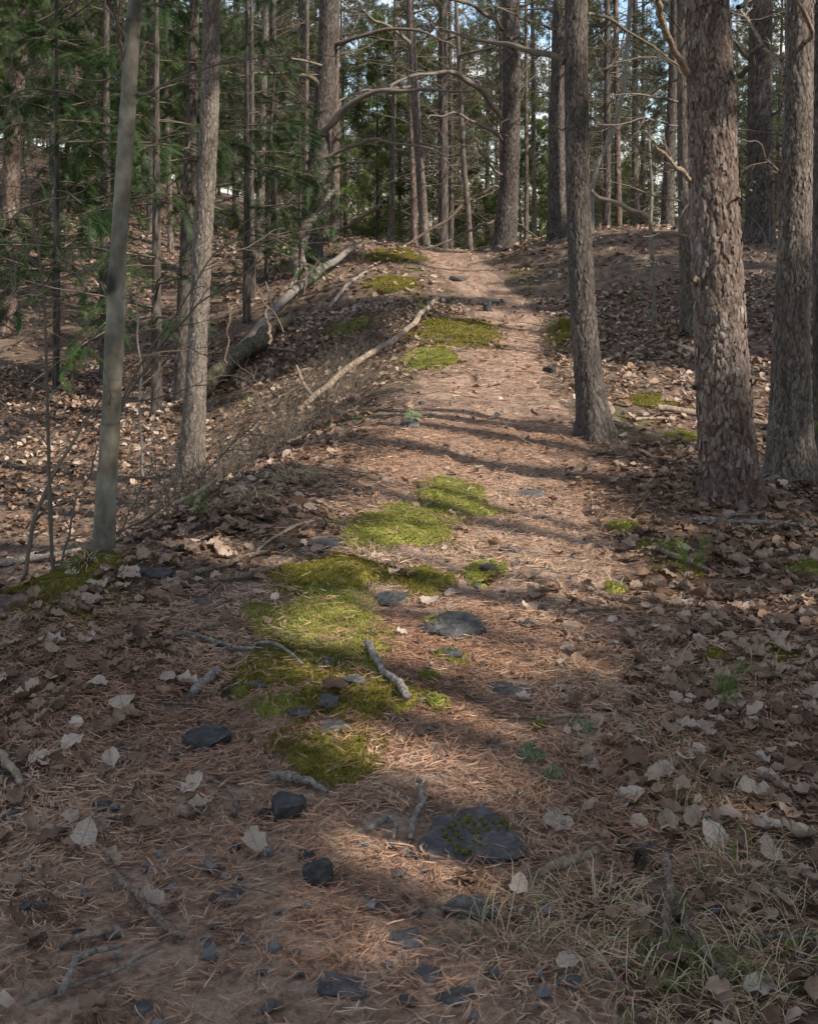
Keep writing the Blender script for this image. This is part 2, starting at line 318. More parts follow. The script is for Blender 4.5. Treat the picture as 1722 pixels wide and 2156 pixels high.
# ------------------------------------------------------------------ ground sheet and path
def grow(a, b, s0, g):
    out = [a]; s = s0
    while out[-1] < b: out.append(out[-1]+s); s *= g
    return np.array(out)
xs = np.arange(-3.2, 3.21, .032); xr = grow(3.25, 160, .06, 1.075); xs = np.concatenate([-xr[::-1], xs, xr])
ys = np.concatenate([-grow(-1.8, 60, .3, 1.2)[::-1], np.arange(1.84, 5.5, .026), grow(5.5, 12, .035, 1.01), grow(12.15, 42, .12, 1.006), grow(43, 240, 1, 1.15)])
gx, gy = np.meshgrid(xs, ys); fx_, fy_ = gx.ravel(), gy.ravel(); fz_ = zf(fx_, fy_)
pd = path_d(fx_, fy_)
near_r = fbm(p3(fx_, fy_)*14, 3, 21)*.5+.5
fz_ = fz_+np.where(fy_ < 14, .010, .006)*(near_r-.5)-np.clip(1.15-pd, 0, 1)*0
mossn = fbm(p3(fx_, fy_)*np.array([1.3, .8, 1]), 3, 33)
side = np.clip((pd-1.0)*1.5, 0, 1)*np.clip(2.6-pd, 0, 1)
mossm = np.clip((mossn-.05)*3, 0, 1)*side*np.clip((fy_-5)/4, 0, 1)*.6
i = np.arange(len(ys)-1)[:, None]*len(xs)+np.arange(len(xs)-1)[None]
Q = np.stack([i, i+1, i+1+len(xs), i+len(xs)], -1).reshape(-1, 4)
floor = ob('forest_floor', mesh_data('forest_floor', p3(fx_, fy_, fz_), Q, None, M['floor'], {'rnd': near_r, 'aux': mossm}))
tag(floor, kind='structure')
v_ = np.concatenate([np.arange(1.2, 6, .03), grow(6.02, 28.3, .04, 1.012)]); u_ = np.linspace(-1, 1, 60)
uu, vv = np.meshgrid(u_, v_); ragged = 1+.16*vn(p3(np.sign(uu.ravel())*7, vv.ravel()*2.2), 5)+.08*vn(p3(np.sign(uu.ravel())*3, vv.ravel()*9), 6)
px_ = np.interp(vv.ravel(), CY, CXs)+uu.ravel()*np.interp(vv.ravel(), CY, CW)*ragged; py_ = vv.ravel()
ar_ = fbm(p3(px_, py_)*14, 3, 21)*.5+.5
pz_ = zf(px_, py_)+.006*ar_+.012*(1-np.abs(uu.ravel())**6)-.012*np.abs(uu.ravel())**6
i = np.arange(len(v_)-1)[:, None]*60+np.arange(59)[None]
path = ob('path', mesh_data('path', p3(px_, py_, pz_), np.stack([i, i+1, i+61, i+60], -1).reshape(-1, 4), None, M['path'], {'rnd': ar_}))
tag(path, kind='structure')

# ------------------------------------------------------------------ where sun is let onto the floor (crowns are cut open to suit)
LIT = [(930, 528, 130, 14, 1), (960, 585, 85, 36, 1), (960, 690, 140, 42, 1), (1080, 700, 80, 40, 1), (1050, 800, 165, 55, 1.0), (1030, 875, 190, 20, 1), (1060, 930, 240, 27, 1), (1050, 1000, 250, 42, 1),
       (1130, 1070, 190, 50, 1), (1170, 1180, 190, 60, 1), (900, 1060, 160, 40, .95), (760, 1160, 140, 45, .9), (1060, 1320, 210, 120, .95), (700, 1400, 180, 130, .88), (690, 1590, 130, 75, .9), (960, 1600, 200, 90, .88), (930, 1780, 240, 110, .85),
       (900, 2040, 270, 130, .95), (120, 1020, 150, 110, .85), (300, 930, 90, 120, .85), (280, 480, 120, 60, .9), (420, 520, 200, 40, .9), (650, 830, 60, 60, .85), (430, 1160, 110, 40, .8),
       (1350, 830, 60, 60, .8), (1640, 840, 60, 80, .8)]
LIT = np.array(LIT, float)
def lit_at(gx, gy, gz):
    y = np.maximum(gy, 1.5); px = CX+F*gx/y; py = YH+F*(CH-gz)/y
    e = ((px[:, None]-LIT[:, 0])/LIT[:, 2])**2+((py[:, None]-LIT[:, 1])/LIT[:, 3])**2
    l = (np.clip(1.45*np.exp(-.75*e*e)-.05, 0, 1)*LIT[:, 4]).max(1)
    dap = np.clip(fbm(p3(gx*1.9, gy*1.3), 3, 66)*2.2-.95, 0, 1)*.85
    return np.maximum(l, dap)
def sun_keep(q, rg, base=0.0):
    t = q[:, 2]/SD[2]; g = q-t[:, None]*SD
    for _ in range(2):
        z = zf(g[:, 0], g[:, 1]); t = (q[:, 2]-z)/SD[2]; g = q-t[:, None]*SD
    ok = (g[:, 1] > 1.7)
    h2 = SD[0]**2+SD[1]**2; s_ = ((q[:, 0]+1.33)*SD[0]+(q[:, 1]-5.5)*SD[1])/h2      # tufts are also thinned to let sun onto the smooth tree
    cl = q-s_[:, None]*SD; near = (s_ > .3) & (np.hypot(cl[:, 0]+1.33, cl[:, 1]-5.5) < .22) & (cl[:, 2] > .2) & (cl[:, 2] < 3.6)
    return (rg.random(len(q)) > near*.8) & (rg.random(len(q)) > np.where(ok, np.clip(lit_at(g[:, 0], g[:, 1], g[:, 2])*1.15, base, 1), base))

def sun_clear(P, lim):
    n, k, _ = P.shape; q = P.reshape(-1, 3); t = q[:, 2]/SD[2]; g = q-t[:, None]*SD; z = zf(g[:, 0], g[:, 1]); g = q-((q[:, 2]-z)/SD[2])[:, None]*SD
    l = np.where(g[:, 1] > 1.7, lit_at(g[:, 0], g[:, 1], g[:, 2]), 0).reshape(n, k); return (l > .45).mean(1) <= lim
def trunk_shades(x, y, tm=16.):
    t = np.linspace(.3, tm, 60); gx2, gy2 = x-t*SD[0]/math.cos(SUN_EL), y-t*SD[1]/math.cos(SUN_EL)
    return (np.where(gy2 > 1.7, lit_at(gx2, gy2, zf(gx2, gy2)), 0) > .55).sum()
# ------------------------------------------------------------------ trunks
def trunk_arrays(pts, kind, seg, dz, H, zmax, seed=0, flare=.35):
    """pts: (x,y,z,r) from base up, world"""
    pts = np.array(sorted(pts, key=lambda q: q[2]), float); z0 = pts[0, 2]
    top = pts[-1]; below = pts[-2] if len(pts) > 1 else top-np.array([0, 0, 1, 0])
    if H > top[2]+.5:
        sl = (top[:2]-below[:2])/max(top[2]-below[2], .5)*.35; hh = H-top[2]
        pts = np.concatenate([pts, [[top[0]+sl[0]*hh*.5, top[1], top[2]+hh*.5, top[3]*.66], [top[0]+sl[0]*hh, top[1], H, .012]]])
    zz = np.concatenate([np.arange(z0-.3, min(zmax, H), dz), np.linspace(min(zmax, H), H, 14)[0 if zmax < H else -1:]])
    zz = np.unique(zz); f = [np.interp(zz, pts[:, 2], pts[:, c]) for c in (0, 1, 3)]
    w = max(3, int(.25/dz)) | 1; ker = np.hanning(w+2)[1:-1]; ker /= ker.sum()
    f = [np.convolve(np.pad(a, w//2, 'edge'), ker, 'valid') if len(a) > w else a for a in f]
    th = np.arange(seg)*2*PI/seg
    Z, T = np.meshgrid(zz, th, indexing='ij'); X0 = f[0][:, None]; Y0 = f[1][:, None]; R0 = f[2][:, None]+0*T
    fl = np.exp(-np.clip(Z-z0, -.1, 9)/.13)*flare; ph = seed*1.7
    R0 = R0*(1+fl*(.45+.55*np.cos(T*5+ph)*.6+.3*np.cos(T*3+ph*2)))
    p = np.stack([(np.cos(T)*R0).ravel(), (np.sin(T)*R0).ravel(), Z.ravel()], 1)+seed*3.7
    if kind in ('redpine', 'greypine', 'darkpine'):
        wp = p+.016*np.stack([vn(p*14, 1), vn(p*14, 2), 1.6*vn(p*14, 3)], 1)+.006*np.stack([vn(p*45, 4), vn(p*45, 5), 1.5*vn(p*45, 6)], 1)
        cs = {'redpine': (.023, .078), 'greypine': (.020, .095), 'darkpine': (.026, .10)}[kind]
        f1, f2, cid = worley(wp/np.array([cs[0], cs[0], cs[1]]), seed)
        edge = np.clip((f2-f1)*4.2, 0, 1); g1, g2, cid2 = worley(wp/np.array([cs[0], cs[0], cs[1]])*2.3, seed+50)
        tilt = (.35*(1-np.clip(f1, 0, 1)))
        e1, e2, cid3 = worley((wp+.02*np.stack([vn(p*7, 21), vn(p*7, 22), vn(p*7, 23)], 1))/np.array([cs[0]*2.1, cs[0]*2.1, cs[1]*2.8]), seed+80); fur = np.clip((e2-e1)*2.6, 0, 1)**.7
        h = (.35+.65*fur)*edge**.5*(.25+.75*cid)-.35*(1-fur)+.25*np.clip((g2-g1)*3, 0, 1)*cid2+.30*fbm(p*np.array([80, 80, 24]), 3, 4)
        amp = {'redpine': .0100, 'greypine': .0085, 'darkpine': .010}[kind]*np.clip(R0.ravel()/.13, .5, 1.4)
        d = (h-.5)*amp; rnd = np.clip(.22+.34*cid+.22*(cid2-.5)+.25*cid3+.22*fbm(p*3, 2, 31), 0, 1); aux = np.clip(np.maximum(1-edge*1.5, 1-fur*2.2), 0, 1)
    else:
        rings = np.exp(-((Z.ravel()*1.0/.23+.25*vn(p*6, 8)) % 1-.5)**2/.0009)*.0
        kn = np.clip(vn(p*np.array([12, 12, 9]), 7)-.60, 0, 1); d = .0018*fbm(p*np.array([30, 30, 14]), 3, 2)+.03*kn+.006*vn(p*np.array([5, 5, 3]), 5); rnd = .42+.45*fbm(p*np.array([11, 11, 6]), 3, 6)+.35*np.clip(vn(p*np.array([6, 6, 4]), 61)-.35, 0, 1)*2+.2*fbm(p*np.array([40, 40, 12]), 2, 16); scar = np.clip(vn(p*np.array([7, 7, 55]), 17)-.5, 0, 1)*2; aux = np.clip(kn*4+scar, 0, 1); d = d-.0016*scar
        rnd = np.clip(rnd, 0, 1)
    R = R0+d.reshape(R0.shape)
    V = np.stack([X0+np.cos(T)*R, Y0+np.sin(T)*R, Z], -1).reshape(-1, 3)
    a = np.arange(len(zz)-1)[:, None]*seg; s = np.arange(seg)[None]; s2 = (s+1) % seg
    Qd = np.stack([a+s, a+s2, a+seg+s2, a+seg+s], -1).reshape(-1, 4)
    def axis(z): return np.array([np.interp(z, zz, f[0]), np.interp(z, zz, f[1])]), np.interp(z, zz, f[2])
    return V, Qd, rnd, aux, axis
def bark_plates(axis, z0, z1, n, sz, seed, parent, material, off):
    rg = np.random.default_rng(seed); z = rg.uniform(z0, z1, n); th = rg.uniform(-PI, PI, n)
    c = np.array([np.r_[axis(q)[0], axis(q)[1]] for q in z]); r = c[:, 2]+.003
    pv = np.array([(-.5, 0, -.5), (.45, .0, -.42), (.55, 0, .1), (.1, 0, .55), (-.45, 0, .4), (0, .22, 0)], float); pv[:, 1] = pv[:, 1]*.35+np.array([.13, .08, 0, -.1, 0, 0])
    T3 = [(0, 1, 5), (1, 2, 5), (2, 3, 5), (3, 4, 5), (4, 0, 5)]
    out = np.stack([np.cos(th), np.sin(th), np.zeros(n)], 1); tx = np.stack([-np.sin(th), np.cos(th), np.zeros(n)], 1)
    Rm = np.stack([tx, out, np.tile([0, 0, 1.], (n, 1))], -1); Rm = np.einsum('nij,njk->nik', Rm, rotm(rg.normal(0, .15, n), rg.normal(0, .2, n), rg.normal(-.05, .08, n)))
    s = sz*rg.uniform(.3, 1.35, (n, 1))*np.array([[.55, .5, 1.15]]); s = s*rg.uniform(.8, 1.25, (n, 3))
    V, T = inst(pv, T3, np.stack([c[:, 0]+out[:, 0]*r, c[:, 1]+out[:, 1]*r, z], 1), Rm, s)
    a = np.repeat(np.clip(rg.beta(2.4, 2.2, n)+.18*vn(np.stack([th*1.5, z*4, z*0], 1), 3), 0, 1), 6)
    me = mesh_data('bark_flakes', V-off, None, T, material, {'rnd': a, 'aux': np.zeros(len(V))}, False)
    o = ob('bark_flakes', me, parent); o['kind'] = 'stuff'; return o

# needle tufts
def tuft_proto(n, ln, w, seed, spread=.9):
    rg = np.random.default_rng(seed); V = []; T = []
    for k in range(n):
        a = rg.uniform(0, 2*PI); e = rg.uniform(.2, 1)*spread; d = np.array([math.cos(a)*math.sin(e), math.sin(a)*math.sin(e), math.cos(e)])
        s = norm(np.cross(d, [rg.normal(), rg.normal(), rg.normal()]))*w/2; l = ln*rg.uniform(.7, 1.1)
        o = d*.0; b = len(V); V += [o-s, o+s, d*l]; T.append((b, b+1, b+2))
    return np.array(V), np.array(T)
TUFT_F = tuft_proto(7, .15, .012, 3)      # far
TUFT_C = tuft_proto(8, .14, .013, 4)      # canopy
TUFT_N = tuft_proto(18, .10, .0022, 5)    # near
def feather():
    V = []; T = []; rg = np.random.default_rng(9)
    def leaf(o, d, l, w):
        s = np.array([-d[1], d[0], 0])*w/2; b = len(V); V.extend([o-s, o+s, o+np.array(d)*l+np.array([0, 0, -.01])]); T.append((b, b+1, b+2))
    for k in range(13):
        t = k/12; x = .02+.26*t; l = .075*(1-t)**.6+.02
        for sgn in (-1, 1): leaf(np.array([x, 0, -.05*t*t]), np.array([math.cos(1.0), sgn*math.sin(1.0), rg.normal(0, .12)]), l*rg.uniform(.7, 1.15), .013)
    leaf(np.array([0, 0, 0.]), np.array([1, 0, -.1]), .3, .006)
    return np.array(V), np.array(T)
FEATHER = feather()

def dirs(n, el_lo, el_hi, rg, az=None):
    a = rg.uniform(0, 2*PI, n) if az is None else az; e = rg.uniform(el_lo, el_hi, n)
    return np.stack([np.cos(a)*np.cos(e), np.sin(a)*np.cos(e), np.sin(e)], 1)
def crown_arrays(rg, ax, z0, z1, rad, nl, r_br=.022, tuft=TUFT_F, subs=7, tw=5, per=4, filt=False, base=None, dead_lo=None, ndead=0, el=(-.05, .45), ts=1.0):
    """limbs with sub-limbs and tufts round a trunk axis; returns wood Acc (and dead wood) and needle Acc"""
    wood = Acc(); need = Acc()
    z = np.sort(rg.uniform(z0, z1, nl)); f = (z-z0)/(z1-z0); st = ax(z); d = dirs(nl, el[0], el[1], rg)
    ln = rad*(1-.72*f)*rg.uniform(.6, 1.1, nl); P, R = walk(st, d, ln, r_br*(1-.6*f)+.004, 7, .16, .03, rg=rg)
    if filt:
        k = sun_clear(P, .3); P, R, ln, nl = P[k], R[k], ln[k], int(k.sum())
        if nl == 0: return wood, need
    wood.add(*tubes(P, R, 5), a=np.repeat(rg.random(nl), 35))
    s, dd, r, t = kids(P, R, subs, .25, .98, rg, .85, .5); l2 = np.repeat(ln, subs)*(.38-.2*t)*rg.uniform(.6, 1.3, len(s))+.1
    P2, R2 = walk(s, dd, l2, r*.45+.001, 4, .22, .04, rg=rg)
    if filt: k = sun_clear(P2, .1); P2, R2, s = P2[k], R2[k], s[k]
    if len(s) == 0: return wood, need
    wood.add(*tubes(P2, R2, 3), a=np.repeat(rg.random(len(s)), 12))
    s3, d3, r3, t3 = kids(P2, R2, tw, .3, 1, rg, .7, .7)
    m = len(s3); pos = np.repeat(s3, per, 0)+rg.normal(0, .05*ts, (m*per, 3)); dn = norm(np.repeat(d3, per, 0)+rg.normal(0, .45, (m*per, 3))+[0, 0, .35])
    if filt:
        k = sun_keep(pos+np.asarray(base), rg, .04); pos = pos[k]; dn = dn[k]
    if len(pos):
        V, T = inst(tuft[0], tuft[1], pos, basis(dn, rg.uniform(0, 6, len(pos))), rg.uniform(.7, 1.25, len(pos))*ts)
        clump = np.clip(.5+.6*vn(pos*1.1, 3)+rg.normal(0, .12, len(pos)), 0, 1); need.add(V, None, T, a=np.repeat(clump, len(tuft[0])))
    return wood, need
def dead_arrays(rg, ax, z0, z1, ln0, n, r0=.018, subs=6, tw=3, el=(-.1, .35), az=None, grav=.03, wander=.16, sides=5):
    wood = Acc(); z = rg.uniform(z0, z1, n); P, R = walk(ax(z), dirs(n, el[0], el[1], rg, az), ln0*rg.uniform(.35, 1.1, n), r0*rg.uniform(.5, 1.1, n), 8, wander, grav, rg=rg)
    wood.add(*tubes(P, R, sides), a=np.repeat(rg.random(n), 8*sides))
    s, d, r, t = kids(P, R, subs, .2, .98, rg, .8, .8); l2 = ln0*(.35-.2*t)*rg.uniform(.3, 1.3, len(s)); P2, R2 = walk(s, d, l2, r*.42, 5, .2, .0, rg=rg)
    wood.add(*tubes(P2, R2, 3), a=np.repeat(rg.random(len(s)), 15))
    if tw:
        s, d, r, t = kids(P2, R2, tw, .2, .95, rg, .75, .9); P3, R3 = walk(s, d, np.repeat(l2, tw)*.5*rg.uniform(.3, 1.2, len(s)), r*.5, 3, .2, 0, rg=rg)
        wood.add(*tubes(P3, R3, 3), a=np.repeat(rg.random(len(s)), 9))
    return wood

def px_branch(pts, Y0, Y1, sides=8, twigs=6, tl=.35, seed=0, wood=None):
    """a limb traced as (px, py, width) and set between depths Y0 and Y1"""
    rg = np.random.default_rng(seed+100); pts = np.array(pts, float); n = len(pts); t = np.linspace(0, 1, n); k = max(10, n*5); tt = np.linspace(0, 1, k)
    yy = Y0+(Y1-Y0)*tt; xx = np.interp(tt, t, pts[:, 0]); y2 = np.interp(tt, t, pts[:, 1]); w = np.interp(tt, t, pts[:, 2])
    ker = np.array([.25, .5, .25])
    for _ in range(2): xx[1:-1] = np.convolve(xx, ker, 'valid'); y2[1:-1] = np.convolve(y2, ker, 'valid')
    P = np.stack([(xx-CX)/F*yy, yy, CH-(y2-YH)/F*yy], 1); am = .0016*Y0+.002; ph = rg.uniform(0, 6, (4, 3)); P[1:-1] += (am*sum(np.sin(tt[1:-1, None]*(5+7*q)+ph[q])/(1+q) for q in range(4))*np.array([1, .6, 1])); R = w*yy/F/2*(.78 if Y0 > 12 else 1)*(1+rg.normal(0, .05, k))*(1+.25*(rg.random(k) < .08))
    a = wood or Acc(); a.add(*tubes(P[None], R[None], sides), a=.5)
    if twigs:
        s, d, r, t = kids(P[None], R[None], twigs, .15, .98, rg, .8, .9); P2, R2 = walk(s, d, tl*rg.uniform(.3, 1.2, len(s)), np.minimum(r*.5, .005)+.0008, 6, .22, 0, rg=rg)
        a.add(*tubes(P2, R2, 4), a=.6)
        s, d, r, t = kids(P2, R2, 3, .2, .9, rg, .7, .9); P3, R3 = walk(s, d, tl*.4*rg.uniform(.3, 1.2, len(s)), r*.6, 4, .2, 0, rg=rg); a.add(*tubes(P3, R3, 3), a=.7)
    return a

# near and middle trees, traced: (x, y, width) from the base up
TREES = [
 dict(n='beech_tree', k='beech', g=(218, 1168), p=[(218, 1165, 46), (228, 1000, 43), (235, 850, 40), (243, 700, 38), (252, 500, 36), (262, 350, 34), (270, 200, 33), (285, 0, 30)], H=7, dz=.012, seg=56,
      lab='slender tree with smooth olive-grey bark rising from the left edge of the ridge', cat='tree'),
 dict(n='pine_tree', k='greypine', m='palepine', g=(400, 1000), p=[(400, 1000, 62), (408, 900, 50), (415, 750, 43), (425, 550, 40), (437, 350, 39), (443, 200, 38), (447, 0, 37)], H=13, dz=.011, seg=110, crown=1,
      lab='straight pale-barked pine standing on the left bank, its foot mossy and lit', cat='tree', fl=(1.2, 3.0, 700, .022)),
 dict(n='hemlock_tree', k='darkpine', Y=15.0, p=[(385, 745, 36), (395, 500, 30), (402, 300, 26), (410, 0, 20)], H=9, dz=.03, seg=48, lab='dark hemlock trunk just behind the pale pine on the left bank', cat='tree'),
 dict(n='hemlock_tree', k='darkpine', Y=17.0, p=[(226, 640, 30), (222, 520, 26), (222, 410, 22), (224, 200, 16)], H=7, dz=.04, seg=40, lab='dark hemlock trunk half hidden behind the smooth grey tree', cat='tree'),
 dict(n='pine_tree', k='redpine', Y=20.0, p=[(15, 600, 40), (24, 400, 38), (32, 200, 38), (48, 0, 42)], H=15, dz=.03, seg=64, crown=1, lab='leftmost pine with sunlit rough bark at the edge of the hollow', cat='tree'),
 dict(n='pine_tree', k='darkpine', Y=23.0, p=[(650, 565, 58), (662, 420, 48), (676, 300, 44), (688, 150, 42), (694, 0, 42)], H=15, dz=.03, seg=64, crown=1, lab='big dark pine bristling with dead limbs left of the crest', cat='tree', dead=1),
 dict(n='pine_tree', k='redpine', Y=25.0, p=[(704, 545, 22), (706, 350, 18), (706, 150, 16), (708, 0, 15)], H=15, dz=.04, seg=40, crown=1, lab='thin straight pine close behind the big dark limb-covered pine', cat='tree'),
 dict(n='pine_tree', k='greypine', Y=26.0, p=[(540, 600, 24), (545, 520, 20), (553, 300, 17), (562, 0, 15)], H=14, dz=.04, seg=40, crown=1, lab='mottled pale pine between the hemlock foliage and the big dark pine', cat='tree'),
 dict(n='pine_tree', k='greypine', Y=28.0, p=[(641, 520, 12), (645, 310, 9), (647, 0, 8)], H=13, dz=.06, seg=24, lab='narrow pine stem left of the big dark pine', cat='tree'),
 dict(n='young_tree', k='darkpine', Y=21.0, p=[(532, 610, 15), (531, 520, 13), (529, 430, 12), (531, 250, 10), (530, 60, 8)], H=6, dz=.06, seg=24, lab='dark young trunk standing in front of the mottled pale pine', cat='tree'),
 dict(n='young_tree', k='darkpine', Y=22.0, p=[(560, 600, 9), (563, 470, 8), (570, 300, 6), (578, 150, 4)], H=5, dz=.06, seg=20, lab='thin dark sapling right of the dark young trunk', cat='tree'),
 dict(n='pine_tree', k='greypine', Y=27.0, p=[(360, 510, 13), (358, 420, 11), (352, 250, 10), (350, 0, 9)], H=13, dz=.06, seg=24, lab='pale thin pine seen between the grey tree and the straight pine', cat='tree'),
 dict(n='pine_tree', k='greypine', Y=30.0, p=[(822, 515, 13), (825, 400, 11), (831, 150, 10), (833, 0, 9)], H=14, dz=.05, seg=28, crown=1, lab='slim pine just over the left shoulder of the crest', cat='tree'),
 dict(n='pine_tree', k='greypine', Y=27.0, p=[(896, 530, 22), (890, 440, 20), (880, 300, 19), (870, 150, 17), (863, 0, 15)], H=15, dz=.03, seg=44, crown=1, lab='smooth-barked pine leaning left at the top of the trail', cat='tree', dead=1),
 dict(n='pine_tree', k='redpine', Y=29.0, p=[(872, 530, 14), (872, 430, 13), (868, 340, 12), (860, 100, 10)], H=14, dz=.05, seg=28, lab='reddish pine stem touching the leaning pine on its left', cat='tree'),
 dict(n='pine_tree', k='greypine', Y=26.0, p=[(992, 545, 14), (984, 430, 12), (975, 330, 11), (967, 150, 10), (960, 0, 8)], H=14, dz=.05, seg=28, crown=1, lab='thin leaning pine at the right edge of the trail on the crest', cat='tree'),
 dict(n='pine_tree', k='darkpine', Y=30.0, p=[(948, 545, 14), (950, 450, 11), (950, 300, 9), (947, 100, 8)], H=13, dz=.05, seg=28, lab='dark thin trunk rising behind the middle of the crest', cat='tree', dead=1),
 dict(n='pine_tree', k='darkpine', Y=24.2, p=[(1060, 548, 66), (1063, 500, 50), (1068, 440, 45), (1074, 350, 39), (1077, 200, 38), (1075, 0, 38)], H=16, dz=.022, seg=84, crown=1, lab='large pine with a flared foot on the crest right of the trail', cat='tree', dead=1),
 dict(n='pine_tree', k='darkpine', Y=23.0, p=[(1172, 520, 46), (1172, 400, 38), (1175, 200, 35), (1178, 0, 28)], H=15, dz=.03, seg=64, crown=1, lab='dark pine half hidden behind the leaning trail-side pine', cat='tree'),
 dict(n='pine_tree', k='greypine', m='darkpine', g=(1254, 926), p=[(1256, 935, 92), (1250, 880, 74), (1240, 800, 62), (1230, 700, 56), (1222, 560, 53), (1216, 400, 50), (1213, 200, 51), (1212, 0, 48)], H=14, dz=.010, seg=120, crown=1,
      lab='grey pine leaning in over the right edge of the trail', cat='tree', fl=(.3, 3.0, 350, .02)),
 dict(n='pine_tree', k='greypine', Y=31.0, p=[(1107, 535, 12), (1108, 400, 9), (1107, 150, 8), (1107, 0, 7)], H=13, dz=.06, seg=22, lab='thin stem directly right of the large crest pine', cat='tree'),
 dict(n='pine_tree', k='redpine', Y=30.0, p=[(1125, 540, 12), (1124, 400, 10), (1122, 180, 9), (1120, 0, 8)], H=13, dz=.06, seg=22, lab='thin reddish stem midway between the two dark crest pines', cat='tree'),
 dict(n='pine_tree', k='redpine', Y=29.0, p=[(1303, 500, 14), (1300, 350, 13), (1297, 130, 12), (1296, 0, 11)], H=14, dz=.05, seg=28, lab='slim reddish pine behind the crooked pale birch', cat='tree'),
 dict(n='birch_tree', k='beech', m='birch', Y=22.0, p=[(1245, 500, 12), (1245, 400, 11), (1258, 345, 11), (1290, 280, 11), (1310, 200, 11), (1318, 120, 10), (1327, 0, 9)], H=7, dz=.05, seg=24, lab='crooked pale birch curving away right of the leaning pine', cat='tree'),
 dict(n='sapling', k='beech', g=(1378, 690), p=[(1378, 690, 10), (1374, 580, 9), (1369, 480, 8), (1372, 400, 6), (1366, 300, 5)], H=2.6, dz=.05, seg=16, lab='thin bare sapling standing alone before the right-hand mound', cat='sapling'),
 dict(n='pine_tree', k='darkpine', Y=23.5, p=[(1404, 500, 32), (1405, 440, 27), (1410, 300, 23), (1418, 150, 20), (1420, 0, 18)], H=14, dz=.03, seg=50, crown=1, lab='dark reddish pine on the mound left of the two overlapping pines', cat='tree'),
 dict(n='pine_tree', k='greypine', g=(1449, 702), p=[(1450, 706, 40), (1447, 600, 33), (1443, 480, 31), (1440, 350, 30), (1437, 0, 26)], H=15, dz=.022, seg=70, crown=1, lab='grey pine right behind the big flaky foreground pine', cat='tree', dead=1),
 dict(n='pine_tree', k='redpine', g=(1538, 1052), p=[(1541, 1062, 140), (1534, 980, 122), (1526, 880, 115), (1516, 700, 110), (1508, 550, 107), (1502, 400, 104), (1496, 200, 100), (1488, 0, 91)], H=15, dz=.0072, seg=190, crown=1,
      lab='thick foreground pine with flaky reddish-grey bark right of the trail', cat='tree', fl=(.15, 2.85, 1100, .030)),
 dict(n='pine_tree', k='darkpine', Y=20.5, p=[(1598, 520, 72), (1599, 460, 60), (1600, 350, 55), (1598, 200, 50), (1602, 0, 48)], H=15, dz=.028, seg=64, crown=1, lab='dark pine on the mound with many crooked dead limbs', cat='tree', dead=1),
 dict(n='pine_tree', k='greypine', g=(1662, 1005), p=[(1665, 1012, 118), (1662, 930, 95), (1662, 820, 82), (1667, 650, 72), (1674, 420, 66), (1681, 200, 60), (1684, 0, 56)], H=14, dz=.009, seg=140, crown=1,
      lab='rough grey pine near the right edge, sunlit on its right side', cat='tree', fl=(.2, 2.9, 450, .024)),
 dict(n='pine_tree', k='darkpine', Y=7.6, p=[(1730, 970, 40), (1728, 700, 36), (1727, 400, 34), (1726, 0, 32)], H=13, dz=.012, seg=80, crown=1, lab='black shaded trunk cut by the right edge of the picture', cat='tree'),
]
